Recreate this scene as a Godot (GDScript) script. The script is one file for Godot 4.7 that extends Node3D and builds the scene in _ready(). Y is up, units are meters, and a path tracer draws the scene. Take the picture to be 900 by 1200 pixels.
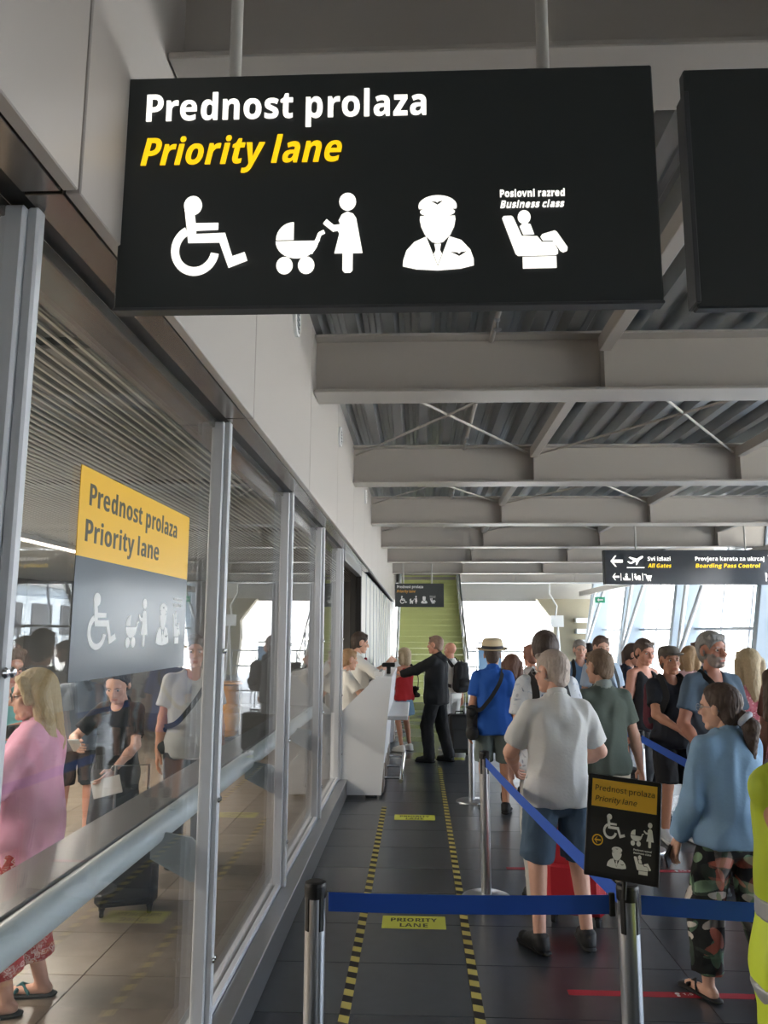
extends Node3D

const F := 910.0
const EYE := Vector3(0, 1.86, 0)
var cam_basis := Basis()
var M := {}
var taken := {}
var jobs := []
var rng := RandomNumberGenerator.new()


func _ready() -> void:
	rng.seed = 11
	var cam := Camera3D.new()
	cam.name = "camera"
	cam.position = EYE
	cam.rotation = Vector3(deg_to_rad(8.75), deg_to_rad(2.5), 0.004)
	cam.fov = rad_to_deg(2.0 * atan(600.0 / F))
	cam.near = 0.05
	cam.far = 800.0
	add_child(cam)
	cam_basis = Basis.from_euler(cam.rotation)
	var env := Environment.new()
	env.background_mode = Environment.BG_SKY
	var sky := Sky.new()
	var sm := ProceduralSkyMaterial.new()
	sm.sky_top_color = Color(0.70, 0.79, 0.90)
	sm.sky_horizon_color = Color(0.95, 0.95, 0.94)
	sm.ground_horizon_color = Color(0.80, 0.82, 0.84)
	sm.ground_bottom_color = Color(0.62, 0.62, 0.61)
	sm.sun_angle_max = 1.0
	sm.energy_multiplier = 1.0
	sky.sky_material = sm
	env.sky = sky
	env.background_energy_multiplier = 3.0
	env.tonemap_mode = Environment.TONE_MAPPER_LINEAR
	env.tonemap_exposure = 3.5
	env.sdfgi_enabled = true
	env.ssao_enabled = true
	env.ssil_enabled = true
	var we := WorldEnvironment.new()
	we.name = "world_environment"
	we.environment = env
	add_child(we)
	var sun := DirectionalLight3D.new()
	sun.name = "sun"
	sun.light_color = Color(1.0, 0.96, 0.90)
	sun.light_energy = 5.0
	sun.light_angular_distance = 0.6
	sun.shadow_enabled = true
	add_child(sun)
	sun.look_at_from_position(Vector3(-30, 62, -26), Vector3.ZERO, Vector3.UP)
	make_materials()
	build_setting()
	build_glass_wall()
	build_ceiling()
	build_facade()
	build_stairs()
	build_signs()
	build_desks()
	build_barriers()
	build_floor_marks()
	build_luggage()
	build_people()
	run_jobs()


# ------------------------------------------------------------------ helpers
func at(px: float, py: float, d: float) -> Vector3:
	var r := cam_basis * Vector3((px - 450.0) / F, (600.0 - py) / F, -1.0)
	return EYE + r * (d / -r.z)


func on_floor(px: float, py: float) -> Vector3:
	var r := cam_basis * Vector3((px - 450.0) / F, (600.0 - py) / F, -1.0)
	return EYE + r * (EYE.y / -r.y)


func px_x(px: float, d: float) -> float:
	return at(px, 740.0, d).x


func mat(c: Color, rough := 0.6, metal := 0.0) -> StandardMaterial3D:
	var m := StandardMaterial3D.new()
	m.albedo_color = c
	m.roughness = rough
	m.metallic = metal
	return m


func hexc(h: String) -> Color:
	return Color.html(h)


func speckle(m: StandardMaterial3D, a: Color, b: Color, freq: float, scale: float, seed_value: int) -> StandardMaterial3D:
	var n := FastNoiseLite.new()
	n.seed = seed_value
	n.frequency = freq
	n.fractal_octaves = 4
	var t := NoiseTexture2D.new()
	t.width = 256
	t.height = 256
	t.seamless = true
	t.noise = n
	var g := Gradient.new()
	g.set_color(0, a)
	g.set_color(1, b)
	t.color_ramp = g
	m.albedo_texture = t
	m.uv1_triplanar = true
	m.uv1_scale = Vector3.ONE * scale
	return m


func cloth(c: Color, rough := 0.88) -> StandardMaterial3D:
	var key := "cloth" + c.to_html() + str(rough)
	if not M.has(key):
		var m := mat(c, rough)
		m.rim_enabled = true
		m.rim = 0.25
		m.rim_tint = 0.6
		m.normal_enabled = true
		m.normal_texture = M.weave
		m.normal_scale = 0.15
		m.uv1_triplanar = true
		m.uv1_scale = Vector3.ONE * 3.0
		M[key] = m
	return M[key]


func make_materials() -> void:
	var n := FastNoiseLite.new()
	n.seed = 4
	n.frequency = 0.05
	n.fractal_octaves = 3
	var w := NoiseTexture2D.new()
	w.width = 256
	w.height = 256
	w.seamless = true
	w.as_normal_map = true
	w.bump_strength = 4.0
	w.noise = n
	M.weave = w
	M.panel = mat(hexc("b5afaa"), 0.42)
	M.steel_paint = mat(hexc("bab7b1"), 0.5)
	M.beam = mat(hexc("b6afa7"), 0.42)
	M.deck = mat(hexc("a3a4a3"), 0.38, 0.55)
	M.alu = mat(hexc("c6c9ce"), 0.4, 0.08)
	M.alu_dark = mat(hexc("8e9092"), 0.3, 0.75)
	M.soffit = mat(hexc("8a837c"), 0.25, 0.8)
	M.chrome = mat(hexc("d9dadc"), 0.14, 1.0)
	M.brushed = mat(hexc("c3c4c6"), 0.3, 1.0)
	M.black = mat(hexc("121213"), 0.45)
	M.black_gloss = mat(hexc("0d0d0e"), 0.2)
	M.rubber = mat(hexc("1c1c1d"), 0.8)
	M.white = mat(hexc("e9e9e7"), 0.4)
	M.desk = mat(hexc("e6e8ea"), 0.3)
	M.grey = mat(hexc("8f9192"), 0.5)
	M.dark_grey = mat(hexc("3c3e40"), 0.5)
	M.fin = mat(hexc("aab6c0"), 0.5)
	M.pier = mat(hexc("9a9078"), 0.6)
	M.green = mat(hexc("d3d894"), 0.5)
	M.sign = mat(hexc("373b3b"), 0.5)
	M.sign_gloss = mat(hexc("3b3f45"), 0.16)
	M.sign_side = mat(hexc("46484a"), 0.5)
	M.tile = []
	for k in 4:
		var t := mat(Color.WHITE, 0.26 + 0.015 * k)
		t.metallic_specular = 0.72
		var v := 0.03 * (k - 1.5)
		speckle(t, Color(0.185 + v * 0.4, 0.205 + v * 0.4, 0.225 + v * 0.4), Color(0.225 + v * 0.4, 0.245 + v * 0.4, 0.265 + v * 0.4), 0.02, 1.3, 20 + k)
		M.tile.append(t)
	M.tile_in = []
	for k in 4:
		var t := mat(Color.WHITE, 0.34)
		var v := 0.02 * (k - 1.5)
		speckle(t, Color(0.46 + v, 0.42 + v, 0.37 + v), Color(0.52 + v, 0.48 + v, 0.43 + v), 0.02, 1.1, 30 + k)
		M.tile_in.append(t)
	M.grout = mat(hexc("2a2b2c"), 0.8)
	M.grout_in = mat(hexc("6d675e"), 0.8)
	M.ground = mat(Color.WHITE, 0.9)
	speckle(M.ground, Color(0.70, 0.70, 0.68), Color(0.78, 0.78, 0.76), 0.01, 0.05, 9)
	var g := mat(Color(0.86, 0.93, 0.91, 0.012), 0.0)
	g.transparency = BaseMaterial3D.TRANSPARENCY_ALPHA
	g.metallic_specular = 0.42
	M.glass = g
	var lw := mat(hexc("fbfaf6"), 0.5)
	lw.emission_enabled = true
	lw.emission = Color(1.0, 0.985, 0.95)
	lw.emission_energy_multiplier = 0.34
	M.lit_white = lw
	var ly := mat(hexc("ffd21c"), 0.5)
	ly.emission_enabled = true
	ly.emission = Color(1.0, 0.80, 0.06)
	ly.emission_energy_multiplier = 0.27
	M.lit_yellow = ly
	M.print_white = mat(hexc("e8e8e6"), 0.5)
	M.print_dark = mat(hexc("4a4436"), 0.5)
	M.print_black = mat(hexc("26241f"), 0.5)
	M.yellow = mat(hexc("eab82c"), 0.4)
	M.decal_grey = mat(hexc("6f767d"), 0.16)
	M.decal_grey.metallic_specular = 0.33
	M.belt = mat(hexc("1a50b4"), 0.6)
	M.red_tape = mat(hexc("a3202f"), 0.5)
	M.lime = mat(hexc("b8bd45"), 0.5)
	M.wood = mat(hexc("7a6a5c"), 0.5)
	var sk := mat(Color.WHITE, 0.52)
	sk.vertex_color_use_as_albedo = true
	M.skin = sk
	M.eye = mat(hexc("cfc6bd"), 0.2)
	M.iris = mat(hexc("2d221b"), 0.15)


func numbered(called: String) -> String:
	if not taken.has(called):
		taken[called] = 0
		return called
	taken[called] += 1
	return "%s_%03d" % [called, taken[called]]


func thing(called: String, label: String, category: String, pos := Vector3.ZERO, turn := 0.0, group := "") -> Node3D:
	var o := Node3D.new()
	o.name = numbered(called)
	add_child(o)
	o.position = pos
	o.rotation.y = turn
	tag(o, label, category, group)
	return o


func tag(o: Node, label: String, category := "", group := "", kind := "") -> void:
	if label != "":
		o.set_meta("label", label)
	if category != "":
		o.set_meta("category", category)
	if group != "":
		o.set_meta("group", group)
	if kind != "":
		o.set_meta("kind", kind)


func struct(called: String, label: String, category: String) -> Node3D:
	var o := Node3D.new()
	o.name = numbered(called)
	add_child(o)
	tag(o, label, category, "", "structure")
	return o


func put(parent: Node3D, called: String, mesh: Mesh, m: Material, xf := Transform3D()) -> MeshInstance3D:
	var o := MeshInstance3D.new()
	o.name = called
	o.mesh = mesh
	o.material_override = m
	parent.add_child(o, true)
	o.transform = xf
	return o


func sub(parent: Node3D, called: String, pos := Vector3.ZERO) -> Node3D:
	var o := Node3D.new()
	o.name = called
	parent.add_child(o, true)
	o.position = pos
	return o


var box_cache := {}


func box_mesh(s: Vector3, bev := 0.004) -> ArrayMesh:
	var key := "%.4f %.4f %.4f %.4f" % [s.x, s.y, s.z, bev]
	if box_cache.has(key):
		return box_cache[key]
	bev = minf(bev, minf(s.x, minf(s.y, s.z)) * 0.45)
	var h := s * 0.5
	var st := SurfaceTool.new()
	st.begin(Mesh.PRIMITIVE_TRIANGLES)
	# 24 corner points: for each corner, one point per face axis
	var p := func(sx: float, sy: float, sz: float, ax: int) -> Vector3:
		var v := Vector3(sx * h.x, sy * h.y, sz * h.z)
		if ax != 0:
			v.x -= sx * bev
		if ax != 1:
			v.y -= sy * bev
		if ax != 2:
			v.z -= sz * bev
		return v
	var polys := []
	for ax in 3:
		for sg in [-1.0, 1.0]:
			var q := []
			for c in [[-1.0, -1.0], [1.0, -1.0], [1.0, 1.0], [-1.0, 1.0]]:
				var v := [0.0, 0.0, 0.0]
				v[ax] = sg
				v[(ax + 1) % 3] = c[0]
				v[(ax + 2) % 3] = c[1]
				q.append(p.call(v[0], v[1], v[2], ax))
			polys.append(q)
	for ax in 3:
		var b := (ax + 1) % 3
		var c := (ax + 2) % 3
		for sb in [-1.0, 1.0]:
			for sc in [-1.0, 1.0]:
				var q := []
				for e in [[-1.0, b], [1.0, b], [1.0, c], [-1.0, c]]:
					var v := [0.0, 0.0, 0.0]
					v[ax] = e[0]
					v[b] = sb
					v[c] = sc
					q.append(p.call(v[0], v[1], v[2], e[1]))
				polys.append(q)
	for sx in [-1.0, 1.0]:
		for sy in [-1.0, 1.0]:
			for sz in [-1.0, 1.0]:
				polys.append([p.call(sx, sy, sz, 0), p.call(sx, sy, sz, 1), p.call(sx, sy, sz, 2)])
	for q in polys:
		add_poly(st, q)
	var m := st.commit()
	box_cache[key] = m
	return m


func add_poly(st: SurfaceTool, q: Array, centre := Vector3.ZERO) -> void:
	var nrm: Vector3 = (q[1] - q[0]).cross(q[2] - q[0]).normalized()
	var mid := Vector3.ZERO
	for v in q:
		mid += v
	mid /= q.size()
	var flip := nrm.dot(mid - centre) < 0.0
	if flip:
		nrm = -nrm
	for k in range(1, q.size() - 1):
		for v in ([q[0], q[k], q[k + 1]] if flip else [q[0], q[k + 1], q[k]]):
			st.set_normal(nrm)
			st.set_uv(Vector2(v.x, v.y))
			st.add_vertex(v)


func box(parent: Node3D, called: String, s: Vector3, pos: Vector3, m: Material, bev := 0.004, rot := Vector3.ZERO) -> MeshInstance3D:
	return put(parent, called, box_mesh(s, bev), m, Transform3D(Basis.from_euler(rot), pos))


# one triangle wound so that its front face looks along the normal
func tri(st: SurfaceTool, v: Array, nn: Vector3, uv := []) -> void:
	var order := [0, 2, 1] if (v[1] - v[0]).cross(v[2] - v[0]).dot(nn) > 0.0 else [0, 1, 2]
	for k in order:
		st.set_normal(nn)
		if uv.size():
			st.set_uv(uv[k])
		st.add_vertex(v[k])


# a box from corner to corner
func slab(parent: Node3D, called: String, a: Vector3, b: Vector3, m: Material, bev := 0.004) -> MeshInstance3D:
	return box(parent, called, (b - a).abs(), (a + b) * 0.5, m, bev)


func tube_mesh(path: Array, radius: float, seg := 12) -> ArrayMesh:
	var st := SurfaceTool.new()
	st.begin(Mesh.PRIMITIVE_TRIANGLES)
	var ref := Vector3.UP
	var rows := []
	for i in path.size():
		var a: Vector3 = path[maxi(i - 1, 0)]
		var b: Vector3 = path[mini(i + 1, path.size() - 1)]
		var dir := (b - a).normalized()
		if absf(dir.dot(ref)) > 0.95:
			ref = Vector3.RIGHT if absf(dir.x) < 0.9 else Vector3.BACK
		var u := dir.cross(ref).normalized()
		var v := dir.cross(u).normalized()
		ref = u.cross(dir).normalized() if i > 0 else ref
		var row := []
		for k in seg:
			var t := TAU * k / seg
			row.append([path[i] + (u * cos(t) + v * sin(t)) * radius, u * cos(t) + v * sin(t)])
		rows.append(row)
	for i in path.size() - 1:
		for k in seg:
			var l := (k + 1) % seg
			var q := [rows[i][k], rows[i + 1][k], rows[i + 1][l], rows[i][l]]
			for o in [[0, 1, 2], [0, 2, 3]]:
				var cr: Vector3 = (q[o[1]][0] - q[o[0]][0]).cross(q[o[2]][0] - q[o[0]][0])
				if cr.dot(q[o[0]][1]) > 0.0:
					o = [o[0], o[2], o[1]]
				for j in o:
					st.set_normal(q[j][1])
					st.add_vertex(q[j][0])
	for e in [0, path.size() - 1]:
		var nn: Vector3 = (path[0] - path[1]).normalized() if e == 0 else (path[e] - path[e - 1]).normalized()
		for k in seg:
			tri(st, [path[e], rows[e][k][0], rows[e][(k + 1) % seg][0]], nn)
	return st.commit()


func tube(parent: Node3D, called: String, path: Array, radius: float, m: Material, seg := 12) -> MeshInstance3D:
	return put(parent, called, tube_mesh(path, radius, seg), m)


# profile: array of Vector2(radius, y)
func lathe_mesh(profile: Array, seg := 24) -> ArrayMesh:
	var st := SurfaceTool.new()
	st.begin(Mesh.PRIMITIVE_TRIANGLES)
	for i in profile.size() - 1:
		var a: Vector2 = profile[i]
		var b: Vector2 = profile[i + 1]
		var nr := Vector2(b.y - a.y, -(b.x - a.x)).normalized()
		for k in seg:
			var t0 := TAU * k / seg
			var t1 := TAU * (k + 1) / seg
			var q := []
			for e in [[a, t0], [b, t0], [b, t1], [a, t1]]:
				q.append([Vector3(cos(e[1]) * e[0].x, e[0].y, sin(e[1]) * e[0].x), Vector3(cos(e[1]) * nr.x, nr.y, sin(e[1]) * nr.x)])
			for o in [[0, 1, 2], [0, 2, 3]]:
				var cr: Vector3 = (q[o[1]][0] - q[o[0]][0]).cross(q[o[2]][0] - q[o[0]][0])
				if cr.dot(q[o[0]][1] + q[o[2]][1]) > 0.0:
					o = [o[0], o[2], o[1]]
				for j in o:
					st.set_normal(q[j][1])
					st.add_vertex(q[j][0])
	return st.commit()


func lathe(parent: Node3D, called: String, profile: Array, m: Material, pos := Vector3.ZERO, seg := 24) -> MeshInstance3D:
	return put(parent, called, lathe_mesh(profile, seg), m, Transform3D(Basis(), pos))


# polygons in the xy plane extruded along z by depth (front at +depth)
func extrude_mesh(polys: Array, depth: float) -> ArrayMesh:
	var st := SurfaceTool.new()
	st.begin(Mesh.PRIMITIVE_TRIANGLES)
	for pl in polys:
		var pg := PackedVector2Array(pl)
		if Geometry2D.is_polygon_clockwise(pg):
			pg.reverse()
		var ix := Geometry2D.triangulate_polygon(pg)
		for side in [0, 1]:
			var z: float = depth if side == 1 else 0.0
			for k in range(0, ix.size(), 3):
				var v := []
				for j in 3:
					v.append(Vector3(pg[ix[k + j]].x, pg[ix[k + j]].y, z))
				tri(st, v, Vector3(0, 0, 1 if side == 1 else -1))
		for k in pg.size():
			var a := pg[k]
			var b := pg[(k + 1) % pg.size()]
			var nn := Vector3(b.y - a.y, a.x - b.x, 0).normalized()
			var c := [Vector3(a.x, a.y, 0), Vector3(b.x, b.y, 0), Vector3(b.x, b.y, depth), Vector3(a.x, a.y, depth)]
			tri(st, [c[0], c[1], c[2]], nn)
			tri(st, [c[0], c[2], c[3]], nn)
	return st.commit()


func circle2(c: Vector2, r: float, n := 20, a0 := 0.0, a1 := TAU) -> Array:
	var out := []
	var full := absf(a1 - a0 - TAU) < 0.001
	for k in (n if full else n + 1):
		var t := a0 + (a1 - a0) * k / n
		out.append(c + Vector2(cos(t), sin(t)) * r)
	return out


func arc_band(c: Vector2, r0: float, r1: float, a0: float, a1: float, n := 20) -> Array:
	var out := circle2(c, r1, n, a0, a1) if absf(a1 - a0 - TAU) > 0.01 else circle2(c, r1, n, a0, a1 - 0.001)
	var inner := circle2(c, r0, n, a0, a1) if absf(a1 - a0 - TAU) > 0.01 else circle2(c, r0, n, a0, a1 - 0.001)
	inner.reverse()
	return out + inner


func bar2(a: Vector2, b: Vector2, w: float) -> Array:
	var n := (b - a).normalized().orthogonal() * w * 0.5
	return [a + n, b + n, b - n, a - n]


# ------------------------------------------------------------------ setting
func tiles(parent: Node3D, x0: float, x1: float, w: float, d0: float, d1: float, l: float, mats: Array, shift := 0.0) -> void:
	var mesh := box_mesh(Vector3(w - 0.004, 0.02, l - 0.004), 0.0015)
	var row := 0
	var d := d0
	while d < d1 - 0.01:
		var x := x0
		while x < x1 - 0.05:
			var ww := minf(w, x1 - x)
			var ms := mesh if ww > w - 0.01 else box_mesh(Vector3(ww - 0.004, 0.02, l - 0.004), 0.0015)
			put(parent, "tile", ms, mats[rng.randi() % mats.size()], Transform3D(Basis(), Vector3(x + ww * 0.5, -0.01, -d - l * 0.5)))
			x += w
		d += l
		row += 1


func build_setting() -> void:
	var fl := struct("floor", "dark grey glossy tiled hall floor with beige tiles behind the glass", "floor")
	slab(fl, "screed", Vector3(-0.93, -0.3, 8), Vector3(7.9, -0.016, -36), M.grout, 0.0)
	tiles(fl, -0.93, 7.47, 1.2, 1.74, 24.6, 0.6, M.tile)
	slab(fl, "screed", Vector3(-9.2, -0.3, 8), Vector3(-0.93, -0.016, -20), M.grout_in, 0.0)
	tiles(fl, -8.13, -0.93, 0.9, 1.5, 15.0, 0.6, M.tile_in)
	# tiles around the camera and the far end, outside what can be told apart
	slab(fl, "paving", Vector3(-0.93, -0.02, 8), Vector3(7.47, 0, -1.738), M.tile[1], 0.0)
	slab(fl, "paving", Vector3(-0.93, -0.02, -24.6), Vector3(7.47, 0, -36), M.tile[2], 0.0)
	slab(fl, "paving", Vector3(-9.2, -0.02, 8), Vector3(-0.932, 0, -1.498), M.tile_in[1], 0.0)
	slab(fl, "paving", Vector3(-9.2, -0.02, -15.0), Vector3(-0.932, 0, -20), M.tile_in[1], 0.0)
	var gr := struct("ground", "pale concrete apron outside the windows", "ground")
	slab(gr, "apron", Vector3(7.62, -0.5, 60), Vector3(160, -0.12, -220), M.ground, 0.0)
	slab(gr, "apron", Vector3(-120, -0.5, -36.05), Vector3(7.62, -0.12, -220), M.ground, 0.0)
	slab(gr, "apron", Vector3(-120, -0.5, 60), Vector3(7.62, -0.12, 8.05), M.ground, 0.0)
	# room behind the glass
	var wb := struct("wall_back", "plain grey far wall of the waiting area behind the glass", "wall")
	slab(wb, "panel", Vector3(-9.2, 0, -18), Vector3(-1.0, 4.3, -18.2), M.grey, 0.0)
	var wf := struct("wall_side", "plain pale wall along the far side of the glazed waiting area", "wall")
	slab(wf, "panel", Vector3(-9.4, 0, 8), Vector3(-9.2, 4.3, -18.2), M.steel_paint, 0.0)
	slab(wf, "panel", Vector3(-9.4, 0, 8.2), Vector3(-0.8, 4.3, 8), M.steel_paint, 0.0)
	var ci := struct("ceiling", "dark slatted metal ceiling behind the glass wall", "ceiling")
	var sl := box_mesh(Vector3(0.014, 0.01, 24.0), 0.0)
	var slat_m := mat(hexc("e4e5df"), 0.4)
	for k in 130:
		put(ci, "slat", sl, slat_m, Transform3D(Basis(), Vector3(-1.25 - 0.058 * k, 3.0, -5.9)))
	for d in [3.2, 6.4, 9.6, 12.8, 16.0]:
		slab(ci, "carrier", Vector3(-9.1, 3.09, -d - 0.02), Vector3(-1.15, 3.13, -d + 0.02), M.dark_grey)
	for e in [[-4.55, 3.0], [-4.55, 8.5], [-6.9, 3.0], [-6.9, 8.5]]:
		var lamp := thing("linear_ceiling_lamp", "long white strip lamp hung under the slatted ceiling", "lamp", Vector3(e[0], 2.9, -e[1]), 0.0, "strip lamps under the slats")
		box(lamp, "housing", Vector3(0.12, 0.06, 3.6), Vector3(0, 0.03, 0), M.grey)
		var em := mat(hexc("fff6e2"), 0.5)
		if not M.has("strip"):
			em.emission_enabled = true
			em.emission = Color(1.0, 0.96, 0.90)
			em.emission_energy_multiplier = 1.0
			M.strip = em
		box(lamp, "diffuser", Vector3(0.1, 0.015, 3.56), Vector3(0, -0.008, 0), M.strip)
		for z in [-1.5, 1.5]:
			tube(lamp, "hanger", [Vector3(0, 0.06, z), Vector3(0, 0.8, z)], 0.004, M.grey, 6)
		var al := AreaLight3D.new()
		al.name = "strip_light"
		al.area_size = Vector2(0.1, 3.5)
		al.light_color = Color(1.0, 0.96, 0.90)
		al.light_energy = 7.0
		al.shadow_enabled = true
		lamp.add_child(al)
		al.rotation.x = -PI / 2
		al.position.y = -0.025


func build_glass_wall() -> void:
	var w := struct("wall_left", "glass partition with white upper panels, silver mullions and metal sill", "wall")
	# white panels above
	var d := -2.16
	while d < 28.0:
		slab(w, "upper_panel", Vector3(-0.79, 2.83, -d - 0.006), Vector3(-0.755, 4.25, -d - 1.864), M.panel, 0.003)
		d += 1.87
	slab(w, "backing", Vector3(-0.93, 2.9, 3.0), Vector3(-0.793, 4.3, -28), M.dark_grey, 0.0)
	# soffit between the panel edge and the glass
	d = -2.16
	while d < 12.0:
		slab(w, "soffit_panel", Vector3(-0.885, 2.83, -d - 0.006), Vector3(-0.795, 2.86, -d - 1.864), M.soffit, 0.002)
		slab(w, "inner_soffit", Vector3(-1.1, 2.80, -d - 0.006), Vector3(-0.945, 2.84, -d - 1.864), M.soffit, 0.002)
		d += 1.87
	slab(w, "glazing_channel", Vector3(-0.945, 2.84, 2.0), Vector3(-0.885, 2.92, -12), M.black, 0.0)
	# sill
	slab(w, "base_sill", Vector3(-1.04, 0, 2.0), Vector3(-0.81, 0.185, -9.2), M.alu_dark, 0.006)
	slab(w, "sill_cap", Vector3(-0.90, 0.187, 2.0), Vector3(-0.805, 0.2, -9.2), M.brushed, 0.003)
	slab(w, "glazing_bead", Vector3(-0.985, 0.187, 2.0), Vector3(-0.955, 0.225, -9.2), M.alu, 0.003)
	slab(w, "glazing_bead", Vector3(-0.935, 0.187, 2.0), Vector3(-0.905, 0.225, -9.2), M.alu, 0.003)
	for k in range(-2, 5):
		var dm := 1.65 + 1.87 * k
		var mu := sub(w, "mullion", Vector3(-0.93, 0.2, -dm))
		box(mu, "post", Vector3(0.06, 2.63, 0.06), Vector3(0.0, 1.315, 0.0), M.alu, 0.006)
		box(mu, "cover_strip", Vector3(0.03, 2.63, 0.034), Vector3(0.043, 1.315, 0.0), M.alu, 0.006)
		for h in [0.28, 0.93, 1.57]:
			for s in [-0.014, 0.014]:
				var b := put(mu, "bolt", lathe_mesh([Vector2(0.0, 0.009), Vector2(0.008, 0.008), Vector2(0.012, 0.003), Vector2(0.012, 0.0)], 14), M.chrome, Transform3D(Basis.from_euler(Vector3(0, 0, -PI / 2)), Vector3(0.058, h, s)))
		if k < 4:
			slab(w, "glass_pane", Vector3(-0.951, 0.205, -dm - 0.031), Vector3(-0.941, 2.838, -dm - 1.839), M.glass, 0.0)
	# handrail on the far side of the glass
	var hr := thing("bumper_rail", "pale blue grey tubular rail with metal ledge fixed behind the glass wall", "rail")
	var path := []
	for k in 13:
		path.append(Vector3(-1.16, 0.99, 1.5 - k * 0.85))
	tube(hr, "tube", path, 0.056, mat(hexc("b4c2c8"), 0.3), 20)
	slab(hr, "ledge", Vector3(-1.40, 1.035, 1.5), Vector3(-1.19, 1.05, -8.7), M.alu_dark, 0.004)
	for k in range(-1, 4):
		var dm := 1.65 + 1.87 * k
		var br := put(hr, "bracket", extrude_mesh([[Vector2(0, -0.07), Vector2(0.18, -0.16), Vector2(0.2, -0.16), Vector2(0.2, 0.0), Vector2(0.18, 0.02), Vector2(0, 0.05)]], 0.014), mat(hexc("8b9aa3"), 0.4, 0.3), Transform3D(Basis(), Vector3(-1.165, 0.95, -dm - 0.007)))
	# end of the glass wall: door opening and grey panels beyond
	slab(w, "opening_frame", Vector3(-0.95, 0, -12.0), Vector3(-0.87, 2.83, -12.12), M.black)
	slab(w, "opening_head", Vector3(-0.95, 2.70, -9.3), Vector3(-0.87, 2.83, -12.0), M.alu_dark)
	d = 12.13
	while d < 27.5:
		slab(w, "wall_panel", Vector3(-0.96, 0.02, -d), Vector3(-0.88, 2.82, -d - 1.085), M.steel_paint, 0.004)
		slab(w, "joint_cover", Vector3(-0.95, 0.02, -d - 1.085), Vector3(-0.865, 2.82, -d - 1.115), M.alu, 0.003)
		d += 1.12
	slab(w, "wall_core", Vector3(-1.05, 0, -12.13), Vector3(-0.965, 4.3, -34), M.dark_grey, 0.0)
	# round loudspeaker grilles on the white panels
	for e in [[400, 512, 7.3], [428, 582, 11.0], [340, 376, 4.55]]:
		var p := at(e[0], e[1], e[2])
		p.x = -0.755
		p.y = minf(p.y, 3.9)
		var sp := thing("wall_grille", "small round white grille high on the white wall panels", "vent", p, 0.0, "round grilles on the upper panels")
		var bs := Basis.from_euler(Vector3(0, 0, -PI / 2))
		put(sp, "rim", lathe_mesh([Vector2(0.1, 0.0), Vector2(0.1, 0.02), Vector2(0.085, 0.025), Vector2(0.08, 0.01), Vector2(0.0, 0.01)], 24), M.white, Transform3D(bs, Vector3.ZERO))
		for k in 5:
			box(sp, "slat", Vector3(0.008, 0.014, 0.15 - 0.02 * absf(k - 2.0)), Vector3(0.018, -0.06 + 0.03 * k, 0), M.grey, 0.002)


const BEAMS := [-1.1, 2.23, 5.55, 9.0, 12.5, 15.95, 19.4, 23.2]


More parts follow.
